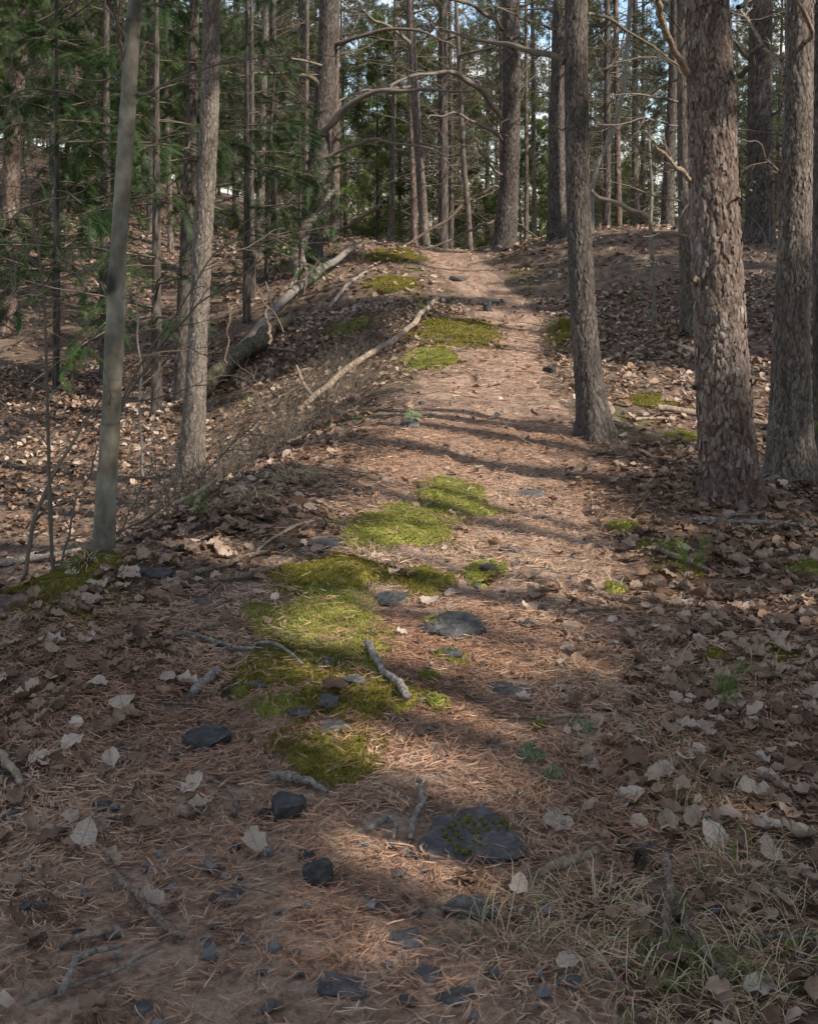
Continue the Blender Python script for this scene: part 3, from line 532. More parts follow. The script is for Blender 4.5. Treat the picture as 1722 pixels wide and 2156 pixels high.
BR = {   # traced limbs: tree index -> [(points), dY, twigs, len]
 0: [([(262, 130, 9), (248, 60, 7), (228, 0, 6)], -.15, 3, .25), ([(250, 248, 7), (200, 222, 5), (130, 193, 5), (60, 195, 4), (0, 203, 4)], -.3, 6, .3), ([(290, 200, 7), (350, 170, 5), (440, 148, 4), (560, 120, 3), (700, 118, 2.5), (860, 135, 1.5)], .6, 10, .3),
     ([(248, 170, 4), (200, 168, 3), (160, 200, 2)], .2, 4, .2), ([(247, 366, 4), (200, 378, 3), (150, 405, 2.5), (75, 432, 2)], .2, 4, .25), ([(293, 22, 6), (320, 10, 5), (345, 0, 4)], .1, 2, .2), ([(222, 610, 3), (180, 570, 3), (120, 520, 2)], .2, 5, .3),
     ([(216, 870, 3), (240, 835, 3), (200, 800, 2)], -.1, 3, .2), ([(255, 790, 3), (330, 740, 2.5), (420, 735, 2), (520, 690, 1.5)], .2, 5, .3)],
 1: [([(415, 305, 6), (395, 300, 4), (385, 318, 3)], -.2, 1, .1), ([(462, 160, 4), (485, 155, 3)], .1, 0, .1), ([(420, 580, 3), (500, 520, 2.5), (600, 480, 2)], .3, 5, .3)],
 5: [([(672, 300, 20), (720, 240, 18), (800, 190, 14), (900, 185, 10), (1000, 190, 6)], -1.5, 12, .6), ([(672, 340, 14), (760, 290, 12), (850, 300, 8), (940, 330, 5)], -1, 10, .5), ([(665, 400, 14), (700, 360, 12), (740, 345, 8), (790, 340, 5)], -1, 8, .5),
     ([(690, 190, 14), (640, 160, 12), (560, 150, 8), (480, 160, 5)], -1, 12, .5), ([(690, 100, 16), (760, 70, 12), (860, 60, 9), (960, 100, 5)], -1, 12, .6), ([(684, 230, 10), (610, 200, 8), (540, 205, 5)], .5, 8, .4)],
 13: [([(872, 180, 10), (800, 190, 8), (730, 205, 6), (660, 235, 4)], -1, 8, .4), ([(866, 100, 12), (810, 50, 9), (760, 20, 7), (700, -10, 5)], -1, 8, .5), ([(880, 300, 6), (930, 320, 4), (960, 360, 3)], -1, 6, .4)],
 17: [([(1058, 250, 18), (1010, 190, 15), (960, 150, 12), (880, 150, 9), (820, 190, 6)], -2, 12, .6), ([(1060, 300, 12), (1020, 260, 9), (960, 240, 7), (900, 250, 4)], -1.5, 10, .5), ([(1060, 380, 8), (1020, 330, 6), (1000, 290, 5)], -1, 6, .4), ([(1062, 60, 14), (1010, 20, 10), (950, 0, 8)], -1, 8, .6),
     ([(1062, 445, 10), (1000, 480, 8), (940, 510, 6), (880, 535, 5)], -.6, 4, .3), ([(1095, 160, 8), (1130, 120, 6), (1180, 90, 4)], 0, 6, .4), ([(1090, 470, 5), (1130, 495, 4), (1170, 512, 3)], .2, 2, .2)],
 19: [([(1190, 128, 16), (1130, 105, 13), (1060, 90, 10), (980, 78, 7), (930, 65, 4)], 1.0, 8, .4), ([(1236, 30, 8), (1300, 50, 7), (1370, 95, 6), (1440, 145, 5)], 2.0, 8, .4), ([(1238, 165, 5), (1290, 135, 4), (1380, 120, 3)], 1, 5, .3), ([(1190, 270, 3), (1160, 265, 2)], 0, 0, .1)],
 26: [([(1432, 215, 7), (1370, 195, 6), (1300, 200, 4), (1240, 190, 3)], -1, 8, .35), ([(1432, 265, 6), (1360, 255, 5), (1250, 262, 3)], -1, 8, .35), ([(1455, 415, 7), (1420, 480, 5)], -.5, 3, .3), ([(1455, 500, 7), (1400, 500, 5), (1350, 492, 3)], -.8, 5, .3)],
 27: [([(1458, 163, 17), (1430, 122, 15), (1392, 62, 14), (1382, 0, 13)], -.5, 0, .2), ([(1555, 160, 14), (1585, 120, 12), (1610, 92, 10)], -.3, 0, .1), ([(1468, 398, 13), (1440, 365, 10), (1400, 330, 7), (1366, 285, 4)], -.4, 3, .15),
      ([(1562, 410, 7), (1590, 385, 4)], -.2, 0, .1), ([(1470, 598, 9), (1456, 590, 7)], -.15, 0, .1), ([(1558, 625, 8), (1580, 600, 5)], -.1, 0, .1), ([(1460, 818, 8), (1440, 812, 5)], -.2, 0, .1), ([(1570, 820, 7), (1598, 800, 4)], -.1, 0, .1), ([(1555, 15, 10), (1600, -20, 8)], .1, 0, .1), ([(1478, 1002, 7), (1450, 985, 5)], -.15, 0, .1)],
 28: [([(1580, 130, 12), (1530, 60, 10), (1500, 20, 8)], -1, 6, .5), ([(1620, 240, 9), (1660, 200, 7), (1700, 190, 5)], -1, 6, .4), ([(1580, 330, 9), (1550, 300, 7), (1520, 300, 5)], -1, 6, .4), ([(1620, 380, 9), (1650, 370, 7), (1690, 340, 4)], -1.5, 6, .4)],
 29: [([(1690, 95, 12), (1705, 50, 10), (1672, -10, 9)], -.5, 0, .2), ([(1660, 370, 6), (1630, 350, 5), (1590, 300, 4), (1560, 295, 3)], -.1, 4, .2), ([(1650, 160, 9), (1620, 110, 8), (1575, 40, 6), (1552, 10, 5)], .4, 4, .3)],
}
rgT = np.random.default_rng(31)
T_AX = []
for ti, t in enumerate(TREES):
    if 'g' in t: bx, Y, bz = GP(*t['g'])
    else: Y = t['Y']
    pts = [(*PX(x, y, Y), w*Y/F/2) for x, y, w in t['p']]
    b = pts[0]; gz = float(zf(b[0], Y)[0])
    if 'g' not in t and gz < b[2]: pts = [(b[0], Y, gz, b[3]*1.05)]+pts
    zt = PX(0, 0, Y)[2]+.25
    V, Qd, rnd, aux, axis = trunk_arrays(pts, t['k'], t['seg'], t['dz'], t['H'], zt, ti+1, .35 if t['k'] != 'beech' else .12)
    root = empty(t['n'], (b[0], Y, gz)); off = np.array([b[0], Y, gz])
    tag(root, t['lab'], t['cat'], 'trees of the wood' if t['cat'] == 'tree' else None)
    mt = M[t.get('m', t['k'])]
    tr_o = ob('trunk', mesh_data('trunk', V-off, Qd, None, mt, {'rnd': rnd, 'aux': aux}), root)
    if 'fl' in t: bark_plates(axis, gz+t['fl'][0], t['fl'][1], t['fl'][2], t['fl'][3], ti+5, root, mt, off)
    def ax3(z, axis=axis):
        z = np.atleast_1d(z); return np.stack([np.interp(z, z, z)*0+[axis(q)[0][0] for q in z], [axis(q)[0][1] for q in z], z], 1)
    for bi, (bp, dY, tw, tl) in enumerate(BR.get(ti, [])):
        a = px_branch(bp, Y, Y+dY, 9 if Y < 12 else 6, tw, tl, ti*20+bi)
        ob('branch', a.mesh('branch', M['pale'] if (ti in (27, 29) and bi in (0, 2)) else M['greypine' if bi < 3 and Y > 12 else 'deadtwig'], off), root)
    if 'fl' in t or t['p'][0][2] > 60:
        rr_g = np.random.default_rng(ti+77); nr = 6; rb = b[3]
        az = rr_g.uniform(0, .6)+np.arange(nr)*2*PI/nr+rr_g.normal(0, .2, nr); st_ = np.stack([b[0]+np.cos(az)*rb*.55, Y+np.sin(az)*rb*.55, np.full(nr, gz+.02)], 1)
        Pr, Rr = walk(st_, np.stack([np.cos(az), np.sin(az), np.full(nr, -.22)], 1), rb*rr_g.uniform(1.6, 3.6, nr), np.full(nr, rb*.26), 8, .12, -.01, .3, rr_g); Pr[:, 1:, 2] = np.minimum(Pr[:, 1:, 2], zf(Pr[:, 1:, 0].ravel(), Pr[:, 1:, 1].ravel()).reshape(nr, 7)+.006-Rr[:, 1:]*np.linspace(.1, 1.2, 7))
        for q in range(nr):
            Vr, Qr = tubes(Pr[q:q+1], Rr[q:q+1], 12); cr2 = np.repeat(Pr[q], 12, 0); Vr = cr2+(Vr-cr2)*(1+.22*fbm(Vr*40, 2, q)[:, None]); ob('root', mesh_data('root', Vr-off, Qr, None, mt, {'rnd': np.clip(.4+.4*fbm(Vr*50, 2, 3), 0, 1), 'aux': 0*Vr[:, 0]}), root)
    if Y > 12 and t['k'] != 'beech':      # short dead limbs in view
        nb = 18 if t.get('dead') else 8
        for q in range(nb):
            rg = np.random.default_rng(ti*100+q); z = rg.uniform(gz+1.3, min(zt, t['H']-1)); dw = dead_arrays(rg, ax3, z, z+.01, 1.6 if t.get('dead') else .9, 1, .014, 7, 3)
            ob('dead_branch', dw.mesh('dead_branch', M['deadtwig'], off), root)
    if t.get('crown'):
        rg = np.random.default_rng(ti+900); z0 = max(4.4 if Y < 12 else 4.0, gz+3.4)
        wd, nd = crown_arrays(rg, ax3, z0, t['H'], 2.4, 34, .03, TUFT_C if Y < 12 else TUFT_F, 6, 4, 3, filt=True, base=(0, 0, 0), ts=1.3)  # limbs and tufts left out where they would shade the LIT areas
        if wd.n: ob('limbs', wd.mesh('limbs', M['deadtwig'], off), root)['kind'] = 'stuff'
        if nd.n: ob('crown', nd.mesh('crown', M['needles_live'], off), root)
    T_AX.append((root, Y))

# ------------------------------------------------------------------ unseen pines added outside the frame so their crowns shade the view
rg = np.random.default_rng(77); spots = []
tries = 0
while len(spots) < 22 and tries < 4000:
    tries += 1; x = rg.uniform(2.4, 17); y = rg.uniform(-11, 14)
    if y > 0 and abs(x) < y*.37+1.2: continue
    if all((x-a)**2+(y-b)**2 > 3.4 for a, b in spots) and trunk_shades(x, y) <= (9 if len(spots) < 5 else 1): spots.append((x, y))
for (tx, ty) in [(1550, 1150), (1650, 1050), (1620, 1350), (1500, 1500), (1420, 1800), (1620, 1950), (1300, 1560), (150, 1350), (80, 1600), (200, 1900), (350, 1700), (250, 1500), (1500, 950), (1650, 800), (1400, 750), (1680, 1700), (60, 1150), (1330, 2000), (100, 900), (250, 800), (100, 700), (300, 650), (450, 720), (600, 760), (1450, 650), (1650, 600), (1350, 560), (450, 600), (200, 580), (1600, 700), (520, 850), (700, 640), (1500, 540), (1250, 600), (60, 620)]:  # ground points to darken, each by a pine added towards the sun
    g = GP(tx, ty)
    for att in range(60):
        hz_ = rg.uniform(6.5, 10.5) if g[1] < 8 else rg.uniform(8.5, 12.5); x, y = g[0]+SD[0]/SD[2]*hz_+rg.normal(0, .25+.02*att), g[1]+SD[1]/SD[2]*hz_+rg.normal(0, .25+.02*att)
        if (y < 1 or abs(x) > y*.37+.9) and trunk_shades(x, y, 8.) <= 1 and all((x-a)**2+(y-b)**2 > .8 for a, b in spots): spots.append((x, y)); break
spots += [(-4.5, -2.0), (-3.2, -6), (-7.5, 3.0), (-6, 8.5)]
for si, (x, y) in enumerate(spots):
    z0 = float(zf(x, y)[0]); H = rg.uniform(11, 15); r = rg.uniform(.10, .17); off = np.array([x, y, z0])
    V, Qd, rnd, aux, axis = trunk_arrays([(x, y, z0, r), (x+rg.normal(0, .1), y, z0+4, r*.85)], 'greypine', 28, .12, H, 6, si+60)
    root = empty('pine_tree', (x, y, z0)); tag(root, 'tall unseen pine added beside the trail to shade the ground', 'tree', 'unseen pines added for shade')
    ob('trunk', mesh_data('trunk', V-off, Qd, None, M['greypine'], {'rnd': rnd, 'aux': aux}), root)
    def ax3(z, x=x, y=y): z = np.atleast_1d(z); return np.stack([x+0*z, y+0*z, z], 1)
    r2 = np.random.default_rng(si+300); wd, nd = crown_arrays(r2, ax3, 4.5, H, 2.8, 40, .03, TUFT_C, 6, 5, 4, filt=True, base=(0, 0, 0), ts=2.0)
    if wd.n: ob('limbs', wd.mesh('limbs', M['deadtwig'], off), root)['kind'] = 'stuff'
    if nd.n: ob('crown', nd.mesh('crown', M['needles_live'], off), root)

# ------------------------------------------------------------------ woods beyond: copies of a few pine forms
def proto_pine(seed, H, r, z_live, rad, nl, green, ndead, dead_lo=.8, kind='greypine', per=4):
    mk_ = 'palepine' if kind == 'palepine_k' else kind; kind = 'greypine' if kind == 'palepine_k' else kind
    rg = np.random.default_rng(seed); lean = rg.normal(0, .02, 2)
    V, Qd, rnd, aux, axis = trunk_arrays([(0, 0, 0, r), (lean[0]*4, lean[1]*4, 4, r*.86), (lean[0]*8, lean[1]*8, 8, r*.6)] if H > 9 else [(0, 0, 0, r), (0, 0, H*.6, r*.5)], kind, 18, .10, H, min(8, H-.5), seed)
    tm = mesh_data('trunk', V, Qd, None, M[mk_], {'rnd': rnd, 'aux': aux})
    def ax3(z): z = np.atleast_1d(z); return np.stack([[axis(q)[0][0] for q in z], [axis(q)[0][1] for q in z], z], 1)
    wd, nd = crown_arrays(rg, ax3, z_live, H, rad, nl, r*.18, TUFT_F, 6, 4, per)
    out = [('trunk', tm, None), ('limbs', wd.mesh('limbs', M['deadtwig']), 'stuff'), ('crown', nd.mesh('crown', M[green]), None)]
    if ndead:
        dw = dead_arrays(rg, ax3, dead_lo, z_live+2.5, 1.7, ndead, .016, 7, 3); out.append(('dead_limbs', dw.mesh('dead_limbs', M['deadtwig']), 'stuff'))
    return out
def place(proto, name, loc, yaw, s, label, cat, group):
    r = empty(name, loc); r.rotation_euler = (0, 0, yaw); r.scale = (s, s, s); tag(r, label, cat, group)
    for nm, me, kd in proto:
        o = ob(nm, me, r)
        if kd: o['kind'] = kd
FAR = [proto_pine(500+i, rnH, rr, zl, 2.6, 56, 'needles_live', 95, kind=kk) for i, (rnH, rr, zl, kk) in enumerate([(14, .10, 3.4, 'greypine'), (13, .07, 2.2, 'redpine'), (15, .11, 4.2, 'darkpine'), (12, .055, 1.8, 'greypine'), (11, .05, 1.4, 'palepine_k')])]
YOUNG = [proto_pine(600+i, h_, .05, .5, 1.5, 46, 'needles_young', 0, per=4) for i, h_ in enumerate([5.0, 3.8, 6.2])]
rg = np.random.default_rng(5); far_pts = []
tries = 0
while len(far_pts) < 150 and tries < 20000:
    tries += 1; y = 28+rg.random()**1.3*62; x = rg.uniform(-.40*y-2, .40*y+2)
    if all((x-a)**2+(y-b)**2 > 3.6 for a, b in far_pts): far_pts.append((x, y))
far_pts.sort(key=lambda q: q[1])
for i, (x, y) in enumerate(far_pts):
    side = 'left hillside' if x < -3-.05*y else ('dip beyond the crest' if x < 6 else 'low ground beyond the mound')
    kf = rg.integers(0, 5); adj = ('straight grey', 'thin reddish', 'dark stout', 'slim low-branched', 'pale twiggy')[kf]
    place(FAR[kf], 'pine_tree', (x, y, float(zf(x, y)[0])-.15), rg.uniform(0, 6.28), rg.uniform(.8, 1.15),
          f'distant {adj} pine among the crowded trunks on the {side}', 'tree', f'distant pines on the {side}')
n_y = 0
while n_y < 44:
    y = rg.uniform(31, 75); x = rg.uniform(-.36*y, .36*y)
    place(YOUNG[rg.integers(0, 3)], 'young_pine', (x, y, float(zf(x, y)[0])-.1), rg.uniform(0, 6.28), rg.uniform(.8, 1.4),
          'bushy green young pine glowing behind the crest', 'tree', 'young pines behind the crest'); n_y += 1

for q in range(26):
    y = rg.uniform(48, 85); x = rg.uniform(-.42*y, -.08*y); place(YOUNG[rg.integers(0, 3)], 'young_pine', (x, y, float(zf(x, y)[0])-.1), rg.uniform(0, 6.28), rg.uniform(1.2, 1.9), 'bushy young pine closing the skyline of the left hillside', 'tree', 'young pines on the left skyline')
# hemlocks on the left: drooping flat sprays
def proto_hemlock(seed, H, r):
    rg = np.random.default_rng(seed); V, Qd, rnd, aux, axis = trunk_arrays([(0, 0, 0, r), (0, 0, H*.5, r*.6)], 'darkpine', 20, .10, H, min(6, H-.4), seed)
    tm = mesh_data('trunk', V, Qd, None, M['darkpine'], {'rnd': rnd, 'aux': aux}); nl = 46
    z = np.sort(rg.uniform(.9, H*.97, nl)); f = z/H; P, R = walk(np.stack([0*z, 0*z, z], 1), dirs(nl, -.05, .25, rg), (2.0*(1-f)+.35)*rg.uniform(.6, 1.15, nl), .014*(1-f)+.004, 8, .1, -.05, rg=rg)
    w = Acc(); w.add(*tubes(P, R, 4), a=.3)
    s, d, rr, t = kids(P, R, 9, .15, .98, rg, .8, .15); P2, R2 = walk(s, d, .5*rg.uniform(.4, 1.2, len(s))*(1.1-t*.7), rr*.4+.001, 5, .12, -.06, rg=rg); w.add(*tubes(P2, R2, 3), a=.3)
    s3, d3, _, _ = kids(P2, R2, 4, .1, 1, rg, .6, .1); d3[:, 2] -= .12; n = len(s3); keep = rg.random(n) < .8; s3, d3 = s3[keep], norm(d3[keep]); n = len(s3)
    yaw = np.arctan2(d3[:, 1], d3[:, 0]); pit = -np.arcsin(np.clip(d3[:, 2], -1, 1)); V3, T3 = inst(FEATHER[0], FEATHER[1], s3, rotm(yaw, pit, rg.normal(0, .25, n)), rg.uniform(.6, 1.1, n))
    nd = Acc(); nd.add(V3, None, T3, a=np.repeat(np.clip(.45+.5*vn(s3*1.5, 3)+rg.normal(0, .12, n), 0, 1), len(FEATHER[0])))
    return [('trunk', tm, None), ('limbs', w.mesh('limbs', M['deadtwig']), 'stuff'), ('crown', nd.mesh('crown', M['hemlock']), None)]
HEM = [proto_hemlock(701, 6.5, .07), proto_hemlock(702, 5.2, .05)]
for i, (x, Y, s, lab) in enumerate([(330, 14.5, 1.0, 'dark green hemlock between the smooth grey tree and the straight pine'), (120, 16.5, 1.15, 'dark green hemlock left of the smooth grey tree'),
        (520, 19, .95, 'dark green hemlock right of the straight pine'), (-20, 19, 1.2, 'dark green hemlock at the far left edge'), (250, 21, 1.2, 'dark green hemlock deeper behind the smooth grey tree'), (632, 21.5, .62, 'small hemlock whose tips hang before the big dark pine'), (430, 23.5, 1.2, 'dark green hemlock deepest behind the straight pine')]):
    X = (x-CX)/F*Y; place(HEM[i % 2], 'hemlock_tree', (X, Y, float(zf(X, Y)[0])-.05), i*1.3, s, lab, 'tree', 'hemlocks on the left')

# ------------------------------------------------------------------ standing bare saplings and shrubs on the left, fallen limbs
def bare(name, trunks, Y, lab, cat, material='deadtwig', dY=0., twigs=9, tl=.5, seed=0):
    a = Acc()
    for k, tp in enumerate(trunks): px_branch(tp, Y, Y+dY, 7, twigs, tl, seed+k, a)
    first = trunks[0][0]; off = np.array(PX(first[0], first[1], Y)); root = empty(name, off); tag(root, lab, cat)
    ob('stem', a.mesh('stem', M[material], off), root)
bare('sapling', [[(115, 1205, 9), (108, 1050, 8), (97, 850, 7), (92, 700, 6), (80, 560, 5), (70, 430, 4), (45, 330, 3), (38, 200, 2.5), (20, 60, 2)]], 5.15, 'bare grey sapling in front of the hollow, taller of the thin stems left', 'sapling', 'greywood' if 0 else 'deadtwig', 0, 9, .35, 1)
bare('sapling', [[(45, 1222, 9), (65, 1120, 9), (90, 1050, 9), (150, 950, 7), (215, 835, 4)]], 5.1, 'dark stem slanting up from the mossy ledge toward the smooth grey tree', 'sapling', 'deadtwig', .3, 3, .2, 2)
bare('sapling', [[(125, 1200, 6), (150, 1100, 5), (190, 1000, 4), (218, 900, 3)]], 5.2, 'thin slanting stem just right of the bare grey sapling', 'sapling', 'deadtwig', .3, 4, .2, 3)
bare('sapling', [[(303, 1005, 5), (298, 900, 5), (290, 800, 5), (288, 700, 4), (292, 600, 3)]], 8.2, 'thin pale wavy stem between the grey tree and the straight pine', 'sapling', 'paletwig', 0, 6, .3, 4)
bare('bare_shrub', [[(255, 870, 7), (300, 800, 6), (360, 700, 5), (420, 640, 4), (520, 560, 3), (640, 470, 2)], [(255, 850, 5), (340, 700, 5), (410, 590, 3), (460, 520, 3), (560, 460, 2)], [(255, 845, 4), (350, 830, 3), (480, 800, 2)]], 7.4, 'bare shrub with long twigs arching across the straight pine', 'shrub', 'deadtwig', 0, 9, .4, 5)
bare('bare_shrub', [[(375, 1075, 5), (430, 1000, 4), (500, 930, 3), (560, 880, 2)], [(375, 1075, 4), (380, 980, 3), (400, 900, 2)], [(375, 1075, 4), (330, 1000, 3), (300, 950, 2)], [(375, 1075, 5), (450, 1030, 3), (520, 1010, 2)]], 6.5, 'low twiggy shrub at the foot of the straight pine', 'shrub', 'deadtwig', .2, 12, .3, 12)
bare('bare_shrub', [[(250, 1130, 4), (280, 1050, 3), (330, 970, 2)], [(250, 1130, 4), (300, 1090, 3), (360, 1060, 2)], [(250, 1130, 4), (220, 1060, 3), (200, 1000, 2)]], 5.8, 'low bare twigs right behind the smooth grey tree base', 'shrub', 'deadtwig', .1, 10, .25, 17)
bare('bare_shrub', [[(560, 900, 3), (600, 830, 2.5), (680, 760, 2)], [(560, 900, 3), (540, 830, 2), (530, 780, 1.6)], [(560, 900, 3), (640, 870, 2), (720, 850, 1.6)]], 9.0, 'thin bare brush on the bank below the long pale branch', 'shrub', 'deadtwig', .1, 12, .3, 23)
bare('bare_shrub', [[(10, 640, 4), (60, 600, 3), (200, 570, 3), (330, 560, 2)], [(10, 640, 4), (40, 560, 3), (80, 500, 2)], [(0, 740, 5), (60, 700, 3), (140, 660, 2)]], 9.0, 'bare brush reaching in from the left edge over the hollow', 'shrub', 'deadtwig', .3, 10, .4, 31)
bare('leaning_dead_tree', [[(640, 590, 48), (628, 540, 46), (640, 490, 36), (665, 450, 26), (690, 410, 18), (712, 395, 8)]], 22.0, 'grey broken dead trunk leaning right at the foot of the big dark pine', 'dead tree', 'greywood', 0, 3, .4, 41)
bare('fallen_log', [[(680, 505, 13), (730, 475, 13), (775, 452, 13), (802, 436, 12)]], 22.5, 'broken brown trunk jutting up left of the crest', 'log', 'stick', -.6, 0, .4, 43)
bare('fallen_log', [[(1243, 400, 12), (1300, 432, 12), (1345, 452, 13), (1385, 466, 12)]], 21.0, 'pale fallen trunk propped above the mound right of the leaning pine', 'log', 'pale', 0, 3, .4, 45)
bare('fallen_log', [[(830, 528, 6), (900, 480, 7), (960, 445, 8), (1010, 410, 8), (1052, 395, 7)]], 26.0, 'long thin fallen tree slanting up to the large crest pine', 'log', 'stick', 0, 5, .6, 47)
for q, (tp, lab) in enumerate([([(1440, 600, 6), (1380, 590, 5), (1360, 560, 3)], 'pale dead limb reaching left from the foreground pine toward the bare sapling'), ([(1590, 640, 6), (1640, 600, 5), (1700, 610, 3)], 'lower pale dead limb between the two right-hand pines'),
        ([(1600, 600, 5), (1660, 560, 4), (1720, 580, 3)], 'upper pale dead limb between the two right-hand pines'), ([(1600, 700, 5), (1660, 690, 4), (1700, 660, 3)], 'lowest dead limb on the slope between the two right-hand pines'),
        ([(1455, 560, 5), (1400, 555, 4), (1350, 545, 3)], 'thin pale limb crossing in front of the right-hand mound'), ([(1590, 560, 4), (1640, 530, 3), (1690, 540, 2)], 'thin grey limb just under the mound skyline at right')]):
    bare('dead_limb', [tp], 15.0, lab, 'dead branch', 'paletwig', -.3, 8, .5, 51+q)
for q, (tp, lab) in enumerate([([(640, 620, 4), (660, 560, 3), (720, 500, 2)], 'thin snag leaning right above the birch log'), ([(600, 700, 4), (560, 640, 3), (540, 600, 2)], 'thin snag leaning left beside the birch log'),
        ([(478, 765, 5), (478, 690, 4), (482, 640, 3)], 'upright pale stake-like snag left of the mossy log'), ([(566, 725, 9), (565, 690, 9), (566, 645, 8)], 'thick upright broken stub between the birch log and the mossy log')]):
    bare('snag', [tp], 13.0, lab, 'snag', 'stick', .2, 3, .3, 61+q)

MS = [
 (700, 1285, 120, 62, .012, 'moss', 'thin moss joining the olive hump and the broad green patch'), (620, 1420, 130, 46, .010, 'moss_old', 'patchy moss between the broad green patch and the lower cushions'), (880, 1100, 110, 24, .015, 'moss', 'thin moss joining the bright hummock and the green swell'),
 (890, 1235, 60, 30, .01, 'moss_old', 'patchy moss right of the olive hump'), (760, 1400, 70, 60, .008, 'moss', 'thin moss round the top of the thick stick'), (820, 1480, 80, 40, .008, 'moss_old', 'thin moss around the slates by the stick foot'),
 (945, 1047, 62, 30, .035, 'moss', 'bright green moss hummock at the left edge of the sunlit path'), (975, 1082, 85, 14, .01, 'moss', 'low moss strip below the bright green hummock'), (820, 1130, 115, 42, .03, 'moss', 'green moss swell left of the path above the moss hump'),
 (740, 1222, 140, 38, .05, 'moss_old', 'olive moss hump left of the path'), (640, 1345, 135, 78, .02, 'moss', 'broad green moss patch under the long thin grey stick'), (505, 1467, 40, 22, .02, 'moss', 'small green cushion left of the lower moss'),
 (575, 1505, 75, 34, .025, 'moss', 'bright yellow-green moss cushion among slates'), (720, 1480, 95, 50, .01, 'moss_old', 'thin moss between the slate chips'), (680, 1605, 112, 62, .02, 'moss_old', 'round olive-yellow moss patch above the thick dark stick'),
 (60, 1262, 120, 46, .008, 'moss_old', 'dark moss ledge at the left edge with upright stalks'), (960, 703, 84, 32, .02, 'moss_old', 'sunlit yellow moss bank beside the upper path'), (910, 760, 50, 22, .02, 'moss', 'green moss just below the sunlit yellow bank'),
 (825, 540, 60, 13, .01, 'moss_old', 'yellowish moss on the crest left of the trail'), (825, 600, 50, 16, .01, 'moss_old', 'shaded olive moss below the crest'), (1305, 1116, 36, 14, .015, 'moss', 'small round moss cushion right of the path'),
 (1385, 1152, 38, 12, .015, 'moss', 'shaded moss cushion right of the small round one'), (1690, 1200, 42, 18, .02, 'moss', 'bright moss cushion at the right edge'), (1500, 1388, 40, 20, .02, 'moss_old', 'moss cushion in the leaves right of the path'), (1640, 1380, 40, 18, .015, 'moss_old', 'dull moss cushion near the right edge'),
 (1015, 1212, 42, 16, .012, 'moss', 'bright moss ring round the blue slate'), (950, 1398, 32, 14, .015, 'moss', 'light moss tuft below the dark pointed rock'), (925, 1500, 20, 14, .02, 'moss', 'tiny moss ball at the thick stick foot'), (1230, 1552, 30, 14, .025, 'lichen', 'pale grey-green lichen cushion right of the path'),
 (1122, 1610, 28, 12, .02, 'lichen', 'pale lichen cushion left of the larger one'), (1135, 1545, 22, 10, .012, 'moss', 'small moss dot above the lichen cushions'), (1200, 705, 45, 40, .01, 'moss_old', 'faint yellow moss left of the leaning pine'), (905, 1440, 22, 12, .015, 'moss', 'small green moss left of the pale leaf'),
 (1285, 1245, 30, 10, .01, 'moss', 'thin moss fleck on the right of the path'), (1430, 1205, 60, 24, .01, 'moss_old', 'faint moss under the leaves right of the path'), (870, 885, 16, 7, .03, 'lichen', 'lichen tuft on the dark stone at the path edge'), (1440, 925, 30, 14, .02, 'moss', 'moss cushion between the leaning pine and the foreground pine'),
 (1165, 1650, 20, 10, .015, 'lichen', 'faint lichen dot below the lichen cushions'), (1005, 1235, 34, 12, .01, 'moss', 'moss fleck left below the blue slate'), (1375, 845, 40, 16, .01, 'moss_old', 'faint moss behind the leaning pine'), (740, 690, 45, 12, .01, 'moss', 'moss streak on the bank below the birch log'),
]
for x, y, rx, ry, hh, mk, lab in MS:
    c = GP(x, y); y0, y1 = GP(x, y+ry)[1], min(GP(x, y-ry)[1], c[1]+4*rx*c[1]/F+.5); MOSS_W.append((c[0], (y0+y1)/2, rx*c[1]/F, (y1-y0)/2, hh))
def ground_line(pts, lift=0.):
    out = []
    for q in pts: g = GP(q[0], q[1]); out.append((g[0], g[1], g[2], q[2]*g[1]/F/2, q[3] if len(q) > 3 else 0.))
    return np.array(out)
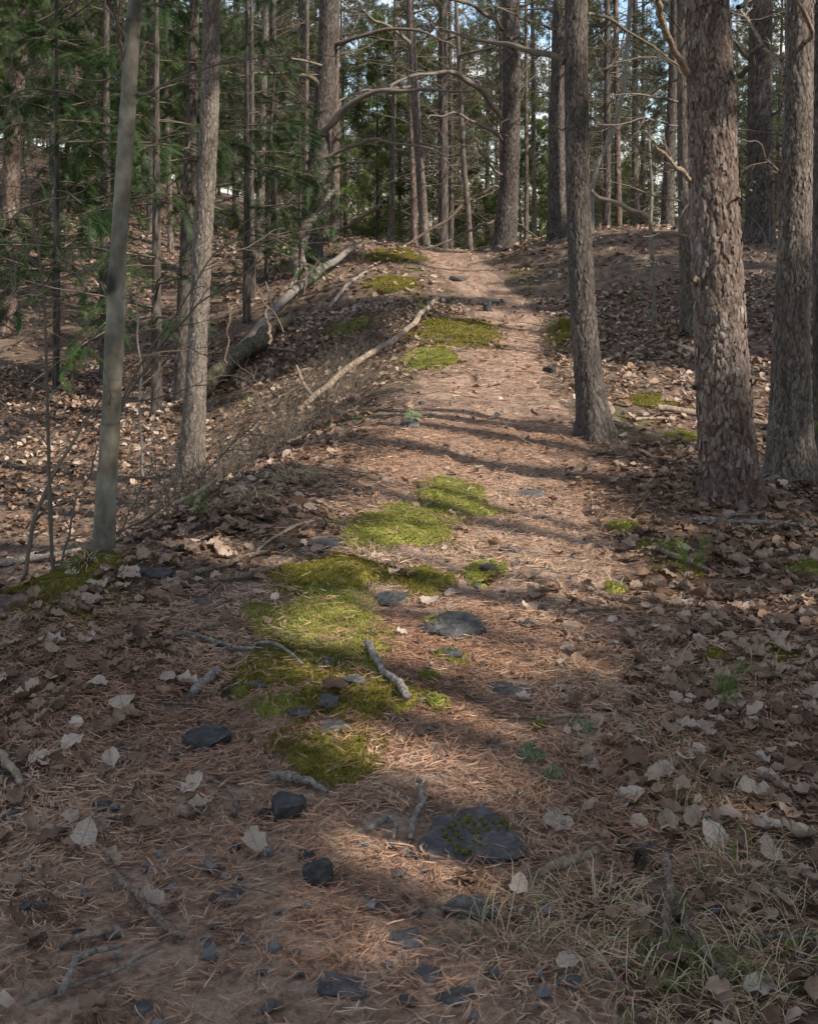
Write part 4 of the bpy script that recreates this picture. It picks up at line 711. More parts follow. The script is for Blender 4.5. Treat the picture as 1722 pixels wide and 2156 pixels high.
def stick(name, pts, lab, cat='stick', material='stick', seed=0, sides=10, rough=.1, fork=None, blunt=True, group='fallen sticks and branches', sink=.25):
    rg = np.random.default_rng(seed+5); g = ground_line(pts); n = len(g); k = n*7; t = np.linspace(0, 1, n); tt = np.linspace(0, 1, k)
    P = np.stack([np.interp(tt, t, g[:, c]) for c in range(3)], 1); R = np.interp(tt, t, g[:, 3]); lift = np.interp(tt, t, g[:, 4])
    for _ in range(2): P[1:-1] = .25*P[:-2]+.5*P[1:-1]+.25*P[2:]
    wob = rg.normal(0, 1, (k, 3)); wob = sum(np.roll(wob, s, 0) for s in range(-2, 3))/5; P[:, :2] += wob[:, :2]*R[:, None]*.6
    P[:, 2] = np.maximum(P[:, 2], top(P[:, 0], P[:, 1]))+R*(1-sink)+.011+lift; R = R*(1+rg.normal(0, rough, k))
    if blunt:
        e0 = P[:1]-norm(P[1:2]-P[:1])*.002; e1 = P[-1:]+norm(P[-1:]-P[-2:-1])*.002
        P = np.concatenate([e0, P, e1]); R = np.concatenate([[1e-4], R, [1e-4]])
    th = np.arange(sides); V, Qd = tubes(P[None], R[None], sides)
    c = np.repeat(P, sides, 0); V = c+(V-c)*(1+(.16 if sides < 20 else .16)*fbm(V*(60 if sides < 20 else 16)*np.array([1, .4, 1]), 3, seed)[:, None])
    a = Acc(); a.add(V, Qd)
    for fp in (fork or []):
        f = ground_line(fp); kk = 10; tf = np.linspace(0, 1, len(f)); t2 = np.linspace(0, 1, kk); PP = np.stack([np.interp(t2, tf, f[:, c]) for c in range(3)], 1); RR = np.interp(t2, tf, f[:, 3])
        PP[:, 2] += RR+np.interp(t2, tf, f[:, 4]); a.add(*tubes(PP[None], RR[None], 7))
    if g[0, 1] < 8.5: CLEAR.extend([(q[0], q[1], .022+q2, .03+q2) for q, q2 in zip(P[::3], R[::3])])
    off = P[len(P)//2].copy(); o = ob(name, a.mesh(name, M[material], off), None, off); tag(o, lab, cat, group); return o
ST = [
 ([(775, 1385, 17), (800, 1425, 15), (830, 1465, 15), (860, 1500, 18)], 'thick greyish stick lying across the path left of the flat slate', 'greywood'),
 ([(385, 1340, 8), (450, 1358, 8), (520, 1380, 8), (575, 1392, 7), (640, 1430, 4)], 'long thin grey stick running down across the big moss patch', 'greywood'),
 ([(358, 1352, 5), (410, 1335, 6), (530, 1308, 4)], 'thin dark stick above the long thin grey one', 'stick'),
 ([(415, 1215, 13), (480, 1197, 12), (520, 1180, 12), (560, 1170, 8)], 'short pale-brown stick near the dark stone left of the path', 'stick'),
 ([(440, 1232, 9), (520, 1222, 13), (570, 1205, 13), (615, 1190, 11)], 'brown stick ending at the left side of the moss hump', 'stick'),
 ([(540, 1168, 5), (575, 1140, 6), (620, 1115, 7), (662, 1103, 5)], 'slender pale stick pointing at the pine cone by the moss', 'pale'),
 ([(405, 1475, 17), (425, 1455, 20), (440, 1440, 24), (456, 1430, 22)], 'stubby broken branch with pale splintered ends', 'greywood'),
 ([(330, 1488, 5), (400, 1493, 7), (470, 1480, 6), (540, 1470, 4)], 'thin crooked twig below the stubby broken branch', 'stick'),
 ([(570, 1662, 20), (620, 1668, 20), (655, 1675, 16), (690, 1690, 8)], 'thick dark stick beneath the round olive moss patch', 'greywood'),
 ([(1405, 1845, 20, .03), (1410, 1900, 20, .03), (1405, 1950, 18, .02), (1398, 2018, 14)], 'dark upright-looking stick above the bright green grass', 'stick'),
 ([(1428, 1915, 12), (1445, 1970, 16), (1475, 2010, 15), (1525, 2075, 18)], 'dark knotty stick running down right of the bright green grass', 'stick'),
 ([(1130, 1875, 16), (1180, 1850, 22), (1255, 1825, 18)], 'flat tan chip of wood right of the big slate slab', 'pale'),
 ([(1160, 1532, 9), (1220, 1530, 9), (1290, 1525, 8)], 'pale bark strip across the right side of the path', 'pale'),
 ([(1040, 1528, 5), (1075, 1533, 6), (1110, 1530, 4)], 'small dark twig on the path left of the pale bark strip', 'stick'),
 ([(1440, 1100, 10), (1520, 1108, 13), (1620, 1110, 10), (1722, 1116, 8)], 'long fallen branch across the leaves below the foreground pine', 'greywood'),
 ([(1490, 1112, 8), (1540, 1092, 9), (1600, 1090, 7)], 'short branch resting on the long branch below the foreground pine', 'stick'),
 ([(1375, 1160, 10), (1430, 1190, 14), (1500, 1215, 9)], 'brown stick in the leaves below the small moss cushions', 'stick'),
 ([(1385, 875, 14, .03), (1430, 880, 14, .03), (1530, 895, 14, .02), (1625, 905, 14)], 'pale bare log lying behind the foreground pine', 'pale'),
 ([(1325, 890, 6), (1380, 885, 7), (1440, 893, 5)], 'thin pale stick before the pale bare log', 'pale'),
 ([(1412, 725, 9), (1440, 738, 8), (1480, 755, 7)], 'pale stick touching the left side of the foreground pine', 'pale'),
 ([(370, 1090, 10, .05), (410, 1072, 10, .05), (450, 1042, 8, .05)], 'pale dead branch below the foot of the straight pine', 'pale'),
 ([(0, 1195, 16), (70, 1185, 15), (170, 1168, 13)], 'thick grey branch lying behind the mossy ledge', 'greywood'),
 ([(240, 1868, 14), (290, 1915, 15), (330, 1968, 17), (385, 2010, 18)], 'brown root-like stick slanting through the lower left needles', 'stick'),
 ([(128, 2156, 14, .02), (160, 2090, 14, .03), (200, 2060, 13, .02), (265, 2020, 8)], 'dark stick rising from the bottom edge', 'greywood'),
 ([(50, 2150, 8), (150, 2112, 8), (240, 2080, 9), (340, 2025, 5)], 'long thin dark stick crossing the stick from the bottom edge', 'greywood'),
 ([(0, 1600, 18), (20, 1625, 18), (48, 1665, 12)], 'pale curved stick at the left edge', 'pale'),
 ([(135, 2018, 12), (180, 2005, 18), (240, 1990, 16)], 'pale split wood piece among the lower left needles', 'pale'),
 ([(885, 1680, 12), (890, 1715, 13), (872, 1750, 13), (865, 1790, 10)], 'grey twisted root left of the big slate slab', 'greywood'),
 ([(768, 1770, 9), (795, 1762, 10), (820, 1745, 10), (835, 1762, 8), (828, 1790, 6)], 'small forked grey twig left of the twisted root', 'greywood'),
 ([(495, 1740, 9), (500, 1710, 9), (480, 1680, 8), (430, 1660, 6), (370, 1655, 4)], 'bent brown twig above left of the pointed slate', 'stick'),
 ([(490, 1890, 6), (540, 1900, 7), (590, 1915, 5)], 'short dark twig below the two-lobed slate', 'stick'),
 ([(945, 1880, 5), (880, 1560, 5)][:0] or [(905, 1935, 6), (960, 1945, 7), (1010, 1958, 5)], 'dark twig left of the cracked pale leaf curl', 'stick'),
 ([(560, 1860, 4), (558, 1810, 5), (562, 1790, 4)], 'tiny upright-pointing twig left of the two-lobed slate', 'greywood'),
 ([(385, 815, 3), (1490, 900, 3)][:0] or [(1205, 890, 5), (1225, 915, 6), (1262, 938, 5)], 'curved pale twig against the foot of the leaning pine', 'pale'),
 ([(1030, 820, 6), (1050, 815, 9), (1060, 808, 7)], 'small pale wood chip in the sunlit middle of the path', 'pale'),
 ([(1072, 800, 5), (1080, 793, 6)], 'tiny pale chip beside the sunlit wood chip', 'pale'),
 ([(1205, 1365, 4), (1130, 1375, 4), (1040, 1385, 3)][:0] or [(1200, 1305, 4), (1300, 1300, 6), (1420, 1292, 4)], 'long thin twig on the right of the path level with the mossy rock', 'stick'),
 ([(1480, 1640, 5), (1560, 1610, 5), (1600, 1640, 5), (1722, 1610, 4)][:0] or [(1600, 1990, 8), (1650, 1985, 9), (1722, 1992, 8)], 'grey stick at the right edge among the dry grass', 'greywood'),
 ([(700, 1600, 1), (700, 1601, 1)][:0] or [(760, 760, 5), (720, 800, 6), (690, 850, 7)], 'short brown stick on the bank below the long pale branch', 'stick'),
 ([(560, 745, 6, .05), (600, 746, 6, .04), (622, 748, 5, .03)], 'pale broken stick right of the mossy log', 'pale'),
 ([(640, 770, 5), (720, 745, 6), (790, 700, 5)], 'dark stick between the mossy log and the long pale branch', 'stick'),
 ([(690, 655, 8), (735, 600, 8), (772, 575, 6)], 'grey stick on the bank left of the crest', 'greywood'),
 ([(1095, 1105, 5), (1180, 1118, 6), (1250, 1112, 4)][:0] or [(1320, 655, 5), (1305, 668, 7), (1290, 672, 5)], 'small curved stick on the slope right of the leaning pine', 'greywood'),
]
for i, (pts, lab, mt) in enumerate(ST): stick('stick', pts, lab, 'stick', mt, i)
stick('fallen_branch', [(920, 648, 9, .10), (895, 672, 11, .08), (870, 697, 12, .06), (820, 740, 13, .05), (760, 775, 13, .05), (722, 800, 14, .05), (690, 832, 14, .05), (660, 855, 13, .05), (628, 876, 11, .03)],
      'long pale crooked branch lying down the bank left of the path', 'branch', 'pale', 71, 10, .06, fork=[[(660, 852, 9, .05), (640, 838, 8, .12), (625, 815, 6, .22)]])
stick('birch_log', [(745, 548, 11, .18), (700, 580, 15, .16), (655, 612, 18, .14), (610, 645, 18, .12), (575, 680, 17, .1), (540, 712, 16, .07), (490, 760, 16, .05)],
      'grey-white birch log lying down the bank toward the hollow', 'log', 'greywood', 73, 14, .05, fork=[[(610, 645, 6, .25), (628, 620, 5, .4)], [(575, 680, 6, .2), (560, 650, 5, .4)]])
stick('mossy_log', [(432, 850, 26, .07), (455, 815, 36, .07), (500, 780, 40, .07), (545, 745, 36, .07), (580, 712, 30, .07), (608, 690, 18, .07)],
      'thick rotten moss-grown log on the bank beside the straight pine', 'log', 'mosslog', 75, 26, .09)

# ------------------------------------------------------------------ slate rocks
def ico(sub):
    import bmesh
    bm = bmesh.new(); bmesh.ops.create_icosphere(bm, subdivisions=sub, radius=1); V = np.array([v.co[:] for v in bm.verts]); T = np.array([[v.index for v in f.verts] for f in bm.faces]); bm.free(); return V, T
ICO3, ICO4, ICO1 = ico(3), ico(4), ico(1)
def rock(px, py, w, h, lab, seed, yaw=0., flat=1., name='rock', mossy=0, cat='rock', tall=None):
    rg = np.random.default_rng(seed); gx_, gy_, gz_ = GP(px, py+h*.22); gz_ = float(top(gx_, gy_)[0])-.002; W = 1.2*w*gy_/F; Hm = 1.12*h*gy_/F
    D = min(1.0*W, .98*Hm*gy_/CH); Z = max(Hm-D*CH/gy_, .13*W)*flat*.85; Z = Z if tall is None else tall*W
    CLEAR.append((gx_, gy_, W*.5, D*.5))
    V = ICO4[0].copy() if w > 45 else ICO3[0].copy(); T = ICO4[1] if w > 45 else ICO3[1]
    V = np.sign(V)*np.abs(V)**(.62 if w > 100 else .8)
    for k in range(13):
        n = norm(rg.normal(0, 1, 3)*np.array([1, 1, .35 if k > 3 else 1.6])); d = rg.uniform(.55, .88); m = np.maximum(V@n-d, 0); V = V-m[:, None]*n
    tp = rg.uniform(.35, .55); V[:, 2] = np.where(V[:, 2] > tp, tp+(V[:, 2]-tp)*.15, V[:, 2])
    V += .045*np.stack([vn(V*3+seed, 1), vn(V*3+seed, 2), vn(V*3+seed, 3)], 1)+.012*fbm(V*9+seed, 2, 5)[:, None]*norm(V)
    step = np.floor(V[:, 2]*5+1.2*vn(V*2.2+seed, 9))/5; V[:, 2] = V[:, 2]*.55+step*.45
    ext = V.max(0)-V.min(0); V[:, :2] -= (V.max(0)+V.min(0))[:2]/2; V = V/ext*np.array([W, D, Z*1.9]); V[:, 2] -= V[:, 2].max()-Z*.95
    c, s = math.cos(yaw), math.sin(yaw); V = V@np.array([[c, s, 0], [-s, c, 0], [0, 0, 1]])
    o = ob(name, mesh_data(name, V, None, T, M['rock'], None, False), None, (gx_, gy_, gz_)); tag(o, lab, cat, 'slate stones on and beside the path')
    if mossy:
        n = 1500*mossy; q = rg.integers(0, len(V), n); q = q[(V[q, 2] > Z*.1) & (fbm(V[q]*5/max(W, .05)+seed, 2, 3)-(2.2*np.hypot(V[q, 0]/W+.05, V[q, 1]/D+.05) if mossy > 1 else 2.2*np.hypot(V[q, 0]/W+.4, V[q, 1]/D)) > -.55)]
        add_tufts('moss', V[q]+rg.normal(0, .004, (len(q), 3)), rg, M['moss_old'] if mossy > 1 else M['moss'], o)
    return o
def moss_tuft():
    rg = np.random.default_rng(2); V = []; T = []
    for k in range(4):
        a = k*PI/2+.4; b = len(V); s = np.array([math.cos(a+1.5), math.sin(a+1.5), 0])*.0022; d = np.array([math.cos(a)*.5, math.sin(a)*.5, 1])
        V += [-s, s, d*.011*rg.uniform(.8, 1.2)]; T.append((b, b+1, b+2))
    return np.array(V), np.array(T)
MT = moss_tuft()
def add_tufts(name, pos, rg, material, parent=None, s=1.0, rnd=None):
    n = len(pos)
    if n == 0: return None
    V, T = inst(MT[0], MT[1], pos, rotm(rg.uniform(0, 6, n), rg.normal(0, .3, n), rg.normal(0, .3, n)), rg.uniform(.55, 1.15, n)*s)
    r = rg.random(n) if rnd is None else rnd
    o = ob(name, mesh_data(name, V, None, T, material, {'rnd': np.repeat(r, len(MT[0]))}), parent); o['kind'] = 'stuff'; return o
RK = [
 (950, 1320, 128, 62, 'dark pointed rock with moss on its left side in mid path', 0, 1.3, 1), (825, 1268, 55, 34, 'dark rounded stone tucked under the moss hump', 0, 1.2, 0), (1075, 1452, 88, 38, 'flat blue-grey slate right of the thick stick', 0, .5, 0),
 (435, 1562, 88, 62, 'smooth rounded dark stone among leaves left of the moss', 0, 1.3, 0), (978, 1757, 205, 112, 'large flat cracked slate slab with moss on top', 0, .7, 2), (606, 1710, 62, 66, 'tilted pointed slate below the thick dark stick', .5, 1.1, 0),
 (670, 1855, 56, 72, 'two-lobed upright slate below the pale grass wisp', .2, 1.2, 0), (690, 1495, 46, 42, 'slanting slate chip in the lower moss', .6, 1.0, 0), (705, 1540, 58, 30, 'oval flat slate above the round olive moss', 0, .7, 0),
 (630, 1512, 52, 24, 'thin slate at the right end of the bright lower moss', 0, .8, 0), (845, 1525, 52, 30, 'flat slate below the lower end of the thick stick', 0, .6, 0), (545, 1452, 36, 22, 'small slate half sunk in the left part of the moss', 0, .7, 0),
 (720, 2082, 88, 56, 'broad pale-grey stone near the bottom of the path', 0, 1.0, 0), (855, 1984, 66, 46, 'pale rounded stone in the light needles of the path', 0, .9, 0), (690, 1141, 72, 22, 'flat slate on the upper left moss beside the cone', 0, .9, 0),
 (328, 1205, 62, 28, 'dark crumbly stone behind the leaves near the smooth grey tree', 0, 1.4, 0), (258, 1580, 54, 42, 'flat dark slate left of the smooth rounded stone', 0, .5, 0), (745, 1455, 40, 34, 'dark slate edge right of the upper moss tufts', .8, 1.2, 0),
 (1120, 1045, 62, 14, 'flat dark slate on the sunlit path right of the green hummock', 0, .7, 0), (1100, 1130, 32, 13, 'small dark slate in the shaded middle of the path', 0, .8, 0), (1155, 780, 26, 14, 'rounded grey stone at the right edge of the sunlit path', 0, 1.3, 0),
 (862, 897, 38, 18, 'dark stone under the left edge of the striped sunlit path', 0, 1.3, 0), (1240, 1355, 34, 16, 'blue-grey slate on the right of the path', 0, .8, 0), (1265, 1373, 26, 9, 'thin slate just below the blue-grey slate', 0, .7, 0),
 (945, 1392, 46, 24, 'dark slate below the dark pointed rock', .3, .9, 0), (1000, 1492, 54, 16, 'low slate left under the flat blue-grey one', 0, .7, 0), (480, 1898, 62, 38, 'grey stone lying between dark twigs lower left', 0, .9, 0),
 (1000, 1915, 110, 50, 'broad slate partly covered by dry grass', 0, .4, 0), (885, 1480, 50, 24, 'slate touching the lower end of the thick stick', .2, .8, 0), (1040, 2062, 34, 42, 'upright grey slate right of the path bottom', .3, 1.1, 0),
 (1345, 1792, 56, 28, 'black glossy stone behind the pine cone lower right', .2, 1.5, 0), (690, 1411, 50, 18, 'narrow slate crossing the tip of the long grey stick', 0, .8, 0), (645, 1812, 44, 26, 'flat slate above the two-lobed slate', .2, .6, 0),
 (560, 1720, 26, 22, 'small slate left of the tilted pointed slate', 0, .9, 0), (495, 1800, 20, 26, 'small narrow stone beside the pale torn leaf', .3, 1, 0), (125, 1762, 34, 26, 'dark chip left of the pale torn leaf', .3, .9, 0),
 (30, 1715, 54, 24, 'dark slate at the left edge', 0, .8, 0), (240, 1735, 30, 14, 'tiny dark oval stone left of the bent twig', 0, .8, 0), (215, 1705, 36, 20, 'slate chip above the tiny dark oval stone', .3, .8, 0), (425, 1265, 38, 22, 'small dark stone in the left needles', 0, 1, 0),
 (345, 2030, 60, 26, 'rounded grey stone at the end of the root-like stick', 0, .8, 0)[:0] or (202, 2220-70, 10, 8, 'small round pebble near the bottom left stick', 0, 1, 0),
 (175, 1978-0, 40, 22, 'grey stone beside the pale split wood piece', 0, .8, 0), (435, 1996, 30, 26, 'small grey stone in the needles right of the root-like stick', 0, .9, 0), (300, 2130, 40, 34, 'dark stone at the bottom edge left of the path', 0, .9, 0),
 (900, 2060, 54, 36, 'blue-grey flat stone at the bottom middle', .2, .8, 0), (955, 2110, 80, 36, 'dark broken slates at the bottom of the path', .1, .7, 0), (855, 2120, 36, 44, 'pale upright chip at the bottom middle', .3, .9, 0), (800, 1925, 34, 34, 'round dark chip above the pale rounded stone', 0, .9, 0),
 (1040, 640, 42, 12, 'long grey stone on the upper path', -.5, 1.0, 0), (1026, 652, 16, 22, 'upright grey stone left of the long grey one on the upper path', 0, 1.2, 0), (966, 588, 34, 8, 'flat pale stone on the path below the crest', 0, 1.4, 0), (880, 553, 22, 7, 'dark stone at the left side of the crest', 0, 1.4, 0),
 (940, 947, 14, 10, 'small two-tone stone on the striped sunlit path', 0, 1.6, 0), (888, 853, 12, 8, 'small dark pebble left on the sunlit path', 0, 1.3, 0), (1240, 968, 34, 9, 'dark slate at the trail edge below the leaning pine', -.4, 1.0, 0),
 (1030, 1208, 36, 16, 'blue slate set in bright moss on the path', 0, .9, 0), (1075, 1162, 42, 9, 'thin slate in the sun below the small dark slate', 0, .8, 0), (1035, 1572, 44, 26, 'slate half covered by needles left of the grey lichen', 0, .5, 0), (925, 2020-420, 30, 16, 'small slate right of the olive moss', 0, .8, 0),
]
for i, (x, y, w, h, lab, yaw, fl, ms) in enumerate(RK): rock(x, y, w, h, lab, 40+i, yaw, fl, 'rock', ms)

# ------------------------------------------------------------------ moss patches (picture ellipses set on the ground)
for i, (x, y, rx, ry, hh, mk, lab) in enumerate(MS):
    rg = np.random.default_rng(400+i); c = GP(x, y); f_ = GP(x, y-ry); n_ = GP(x, y+ry); RX = 1.1*rx*c[1]/F; y0, y1 = n_[1], f_[1]; y1 = min(y1, c[1]+RX*4+.5); RY = (y1-y0)/2; cy = (y0+y1)/2
    area = PI*RX*RY; dens = min(26000, 9000*(5/c[1])**0 if c[1] < 7 else 5000); n = int(min(34000, max(300, area*dens*2.6))); s_ = 1.0 if c[1] < 7 else 1.9
    if c[1] > 14: n = int(min(n, 6000)); s_ = 3.0
    u = rg.uniform(-1.15, 1.15, n); v = rg.uniform(-1.15, 1.15, n); X = c[0]+u*RX+(v*RY)*(c[0]/c[1]); Yq = cy+v*RY
    rr = np.sqrt(u*u+v*v)+.42*fbm(p3(X, Yq)*7/min(1, RX*3+.3), 3, 60+i); k = rr < .90+.22*rg.random(len(rr)); X, Yq, rr = X[k], Yq[k], rr[k]
    k = fbm(p3(X, Yq)*16, 2, 90+i) > -.95; X, Yq, rr = X[k], Yq[k], rr[k]
    hb = lambda X, Yq, rr: zf(X, Yq)+.005+.016*(path_d(X, Yq) < .98)+hh*.7*np.clip(1-rr*rr, 0, 1)**.9+.012*np.clip(1-rr, 0, 1)*(fbm(p3(X, Yq)*22, 2, 70)+.6)
    # the cushion body under the shoots
    m = 26; uu, vv = np.meshgrid(np.linspace(-1.1, 1.1, m), np.linspace(-1.1, 1.1, m)); uu = uu.ravel(); vv = vv.ravel(); XX = c[0]+uu*RX+(vv*RY)*(c[0]/c[1]); YY = cy+vv*RY
    r2 = np.sqrt(uu*uu+vv*vv)+.42*fbm(p3(XX, YY)*7/min(1, RX*3+.3), 3, 60+i); ZZ = hb(XX, YY, r2)-.003+.006*vn(p3(XX, YY)*60, 4)-.035*np.clip((r2-.62)*4, 0, 1)
    ii = np.arange(m-1)[:, None]*m+np.arange(m-1)[None]; off = np.array(c)
    o = ob('moss_patch', mesh_data('moss_patch', p3(XX, YY, ZZ)-off, np.stack([ii, ii+1, ii+1+m, ii+m], -1).reshape(-1, 4), None, M[mk], {'rnd': np.clip(.3+.2*fbm(p3(XX, YY)*20, 2, 3), 0, 1)}), None, off)
    tag(o, lab, 'moss', 'moss patches along the trail')
    Z = hb(X, Yq, rr); rn = np.clip(.5+.35*fbm(p3(X, Yq)*9, 2, 5)+rg.normal(0, .16, len(X)), 0, 1)
    add_tufts('shoots', p3(X, Yq, Z)-off, rg, M[mk], o, s_, rn)

# ------------------------------------------------------------------ needles, leaves, chips
rg = np.random.default_rng(11)
def region(n, y0, y1, rg, w=.36, pw=1.0):
    y = y0+(y1-y0)*rg.random(n)**(1/(1+pw)) if pw else rg.uniform(y0, y1, n); x = rg.uniform(-1, 1, n)*(w*y+.15); return x, y
ND = Acc()
def needles(n, y0, y1, ln, wd, segs, only_path=None, dens=None):
    x, y = region(n, y0, y1, rg); d = path_d(x, y)
    keep = np.ones(len(x), bool)
    pr = np.clip(1.15-.42*np.clip(d-.9, 0, 2)*1.3, .14, 1)
    if only_path: pr = np.where(d < only_path, 1-.3*d/only_path, .05)
    pr = pr*np.clip(.95+.45*fbm(p3(x, y)*2.5, 2, 44), .25, 1)
    pr = pr*np.where(in_moss(x, y), .16, 1)*np.where(covered(x, y), .06, 1)*np.clip((y1-y)/(.14*y1), 0, 1)*np.where(y0 > 2, np.clip((y-y0)/(.14*y0), 0, 1), 1)
    k = rg.random(len(x)) < pr; x, y = x[k], y[k]; n = len(x)
    z = np.where(in_moss(x, y, 1.), top(x, y)+.004, zf(x, y)+.004+.016*(d[k] < .98))+.014*rg.random(n)**1.5+.008*np.clip(fbm(p3(x, y)*14, 3, 21), 0, 1)
    ch = vn(p3(x, y)*3.3, 91)*PI*1.2; a = ch+rg.normal(0, .9, n); L_ = ln*rg.uniform(.6, 1.2, n); cur = rg.normal(0, .35, n); til = rg.normal(0, .13, n)
    nn = slope_n(x, y); Rm = basis(nn, a)
    for half in (0, 1):
        a2 = half*rg.uniform(.06, .25, n); t = np.linspace(0, 1, segs+1); loc = []
        for q in t: loc.append(np.stack([L_*q*np.cos(a2+cur*q), L_*q*np.sin(a2+cur*q), L_*q*til], 1))
        loc = np.stack(loc, 1); dirn = norm(np.gradient(loc, axis=1)); sd = np.stack([-dirn[..., 1], dirn[..., 0], np.repeat(rg.normal(0, .5, n)[:, None], segs+1, 1)], -1)
        wv = wd/2*np.array([1]+[1]*(segs-1)+[.35])[None, :, None]
        V = np.stack([loc-sd*wv, loc+sd*wv], 2).reshape(n, -1, 3); V = np.einsum('nij,nmj->nmi', Rm, V)+np.stack([x, y, z], 1)[:, None]
        q = np.arange(segs)*2; Fq = np.stack([q, q+1, q+3, q+2], -1)[None]+(np.arange(n)*(2*(segs+1)))[:, None, None]
        tone = np.clip(.45+(.08 if y0 > 7 else 0)+.22*rg.normal(0, 1, n)+.25*vn(p3(x, y)*1.9, 15), 0, 1); ND.add(V.reshape(-1, 3), Fq.reshape(-1, 4), a=np.repeat(tone, 2*(segs+1)))
needles(82000, 1.9, 4.9, .044, .0015, 2)
needles(78000, 4.2, 9.2, .050, .0023, 1)
needles(34000, 7.9, 17, .075, .0045, 1, only_path=1.9)
needles(22000, 13.5, 28, .09, .008, 1, only_path=1.6)
nd = ob('pine_needle_litter', ND.mesh('pine_needle_litter', M['needle'])); tag(nd, 'carpet of reddish dead pine needles over the trail', 'needles', kind='stuff')

LUV = {}
def leaf_proto(seed, ns=7, nc=3, lobes=0):
    rg = np.random.default_rng(seed); t = np.linspace(0, 1, ns); w = np.sin(PI*np.clip(t*.94+.04, 0, 1))**.75*.36
    if lobes: w = w*(1+.2*np.sin(t*PI*lobes+seed)); 
    w = w*rg.uniform(.85, 1.15, ns); w[-1] *= .3; w[0] = .02
    fold = rg.uniform(-.2, .8); curl = rg.uniform(-1.2, 2.0); tw = rg.uniform(-.7, .7); V = []
    for i, ti in enumerate(t):
        ang = curl*(ti-.3); cx, cz = (math.sin(ang)/max(abs(curl), .05)*np.sign(curl)*1.0 if abs(curl) > .05 else ti-.3), (1-math.cos(ang))/max(abs(curl), .05)*np.sign(curl)
        for j in range(nc):
            s = (j/(nc-1)*2-1); yy = s*w[i]; zz = fold*abs(s)**1.3*w[i]*1.0+rg.normal(0, .036)+(.05*math.sin(ti*19+s*2) if nc > 3 else 0)*abs(s)+cz+tw*(ti-.5)*yy; V.append((cx+rg.normal(0, .016)-(.05*abs(s)), yy*(1-.25*abs(fold)), zz))
    V = np.array(V); LUV[seed] = (np.repeat(t, nc), np.tile(np.linspace(-1, 1, nc), ns)*np.repeat(w/.36, nc)); V[:, 2] -= np.percentile(V[:, 2], 20); i = np.arange(ns-1)[:, None]*nc+np.arange(nc-1)[None]
    return V, np.stack([i, i+1, i+1+nc, i+nc], -1).reshape(-1, 4)
LP = [leaf_proto(s, 9, 5, lb) for s, lb in [(1, 0), (2, 5), (3, 0), (4, 6), (5, 4), (6, 0), (7, 5), (8, 0), (9, 6), (10, 4)]]
LQ = [leaf_proto(s+40, 5, 3, s % 3*2) for s in range(8)]
LFME = [mesh_data('fallen_leaf', V, Qd, None, M['leafobj'], {'lu': LUV[q+1][0], 'lv': LUV[q+1][1]}) for q, (V, Qd) in enumerate(LP)]
def leaf_density(x, y):
    d = path_d(x, y); xc = np.interp(y, CY, CXs)
    right = np.clip((d-1.0)*1.3, 0.05, 1); left = np.clip((d-.9)*.9, .05, 1)*np.where(y < 4.6, .75, 1)
    f = np.where(x > xc, right, left)
    return np.clip(f*np.clip(.95+.5*fbm(p3(x, y)*1.6, 2, 57), .15, 1.3), .03, 1)
# the 300 leaves that show largest, each its own piece
cand_x, cand_y = region(2600, 2.05, 6.0, rg, .34, .6); k = (rg.random(2600) < leaf_density(cand_x, cand_y)) & ~covered(cand_x, cand_y, 1.6) & (~in_moss(cand_x, cand_y, 1.0) | (rg.random(2600) < .1)); cand_x, cand_y = cand_x[k], cand_y[k]
size = rg.uniform(.035, .098, len(cand_x)); order = np.argsort(-(size/cand_y)); big, rest = order[:268], order[268:]
nn = slope_n(cand_x, cand_y); nn = norm(nn+rg.normal(0, .22, nn.shape)*np.array([1, 1, .2])); RB = basis(nn, rg.uniform(0, 6.28, len(nn)))
from mathutils import Matrix
zc = top(cand_x, cand_y)+rg.uniform(.010, .030, len(cand_x))
for j in big:
    o = bpy.data.objects.new('fallen_leaf', LFME[rg.integers(0, len(LFME))]); mtx = Matrix([[*(RB[j][r]*size[j]), v] for r, v in zip(range(3), (cand_x[j], cand_y[j], zc[j]))]+[[0, 0, 0, 1]])
    sc.collection.objects.link(o); o.parent = floor; o.matrix_world = mtx
PALE = [(175, 1800, 82), (235, 1632, 62), (150, 1745, 52), (400, 1688, 66), (412, 1727, 60), (258, 1502, 74), (90, 1605, 50), (158, 1572, 62), (540, 1812, 74), (330, 1935, 74), (1240, 1642, 62), (1335, 1692, 88), (1185, 1765, 74), (1690, 1770, 112), (1600, 1690, 92),
 (1495, 1770, 84), (1190, 2066, 70), (1610, 2100, 84), (100, 1362, 66), (1095, 1492, 50), (912, 1420, 28), (420, 1730, 50), (1400, 1640, 60), (1550, 1500, 56), (1650, 1390, 48), (1480, 1290, 40), (200, 1450, 56), (350, 1440, 44), (60, 1480, 60), (850, 1355, 30), (1090, 1905, 60), (1440, 1540, 58)]
LPME = [mesh_data('fallen_leaf', V, Qd, None, M['leafpale'], {'lu': LUV[q+1][0], 'lv': LUV[q+1][1]}) for q, (V, Qd) in enumerate(LP)]
for q, (lx, ly, lw) in enumerate(PALE):
    g = GP(lx, ly); S_ = .95*lw*g[1]/F; Rq = basis(norm(np.array([[rg.normal(0, .16), rg.normal(-.12, .16), 1.]])), np.array([rg.uniform(0, 6.28)]))[0]*S_
    o = bpy.data.objects.new('fallen_leaf', LPME[q % len(LPME)]); sc.collection.objects.link(o); o.parent = floor
    o.matrix_world = Matrix([[*Rq[r_], v] for r_, v in zip(range(3), (g[0], g[1], float(top(g[0], g[1])[0])+.02))]+[[0, 0, 0, 1]])
LV = Acc()
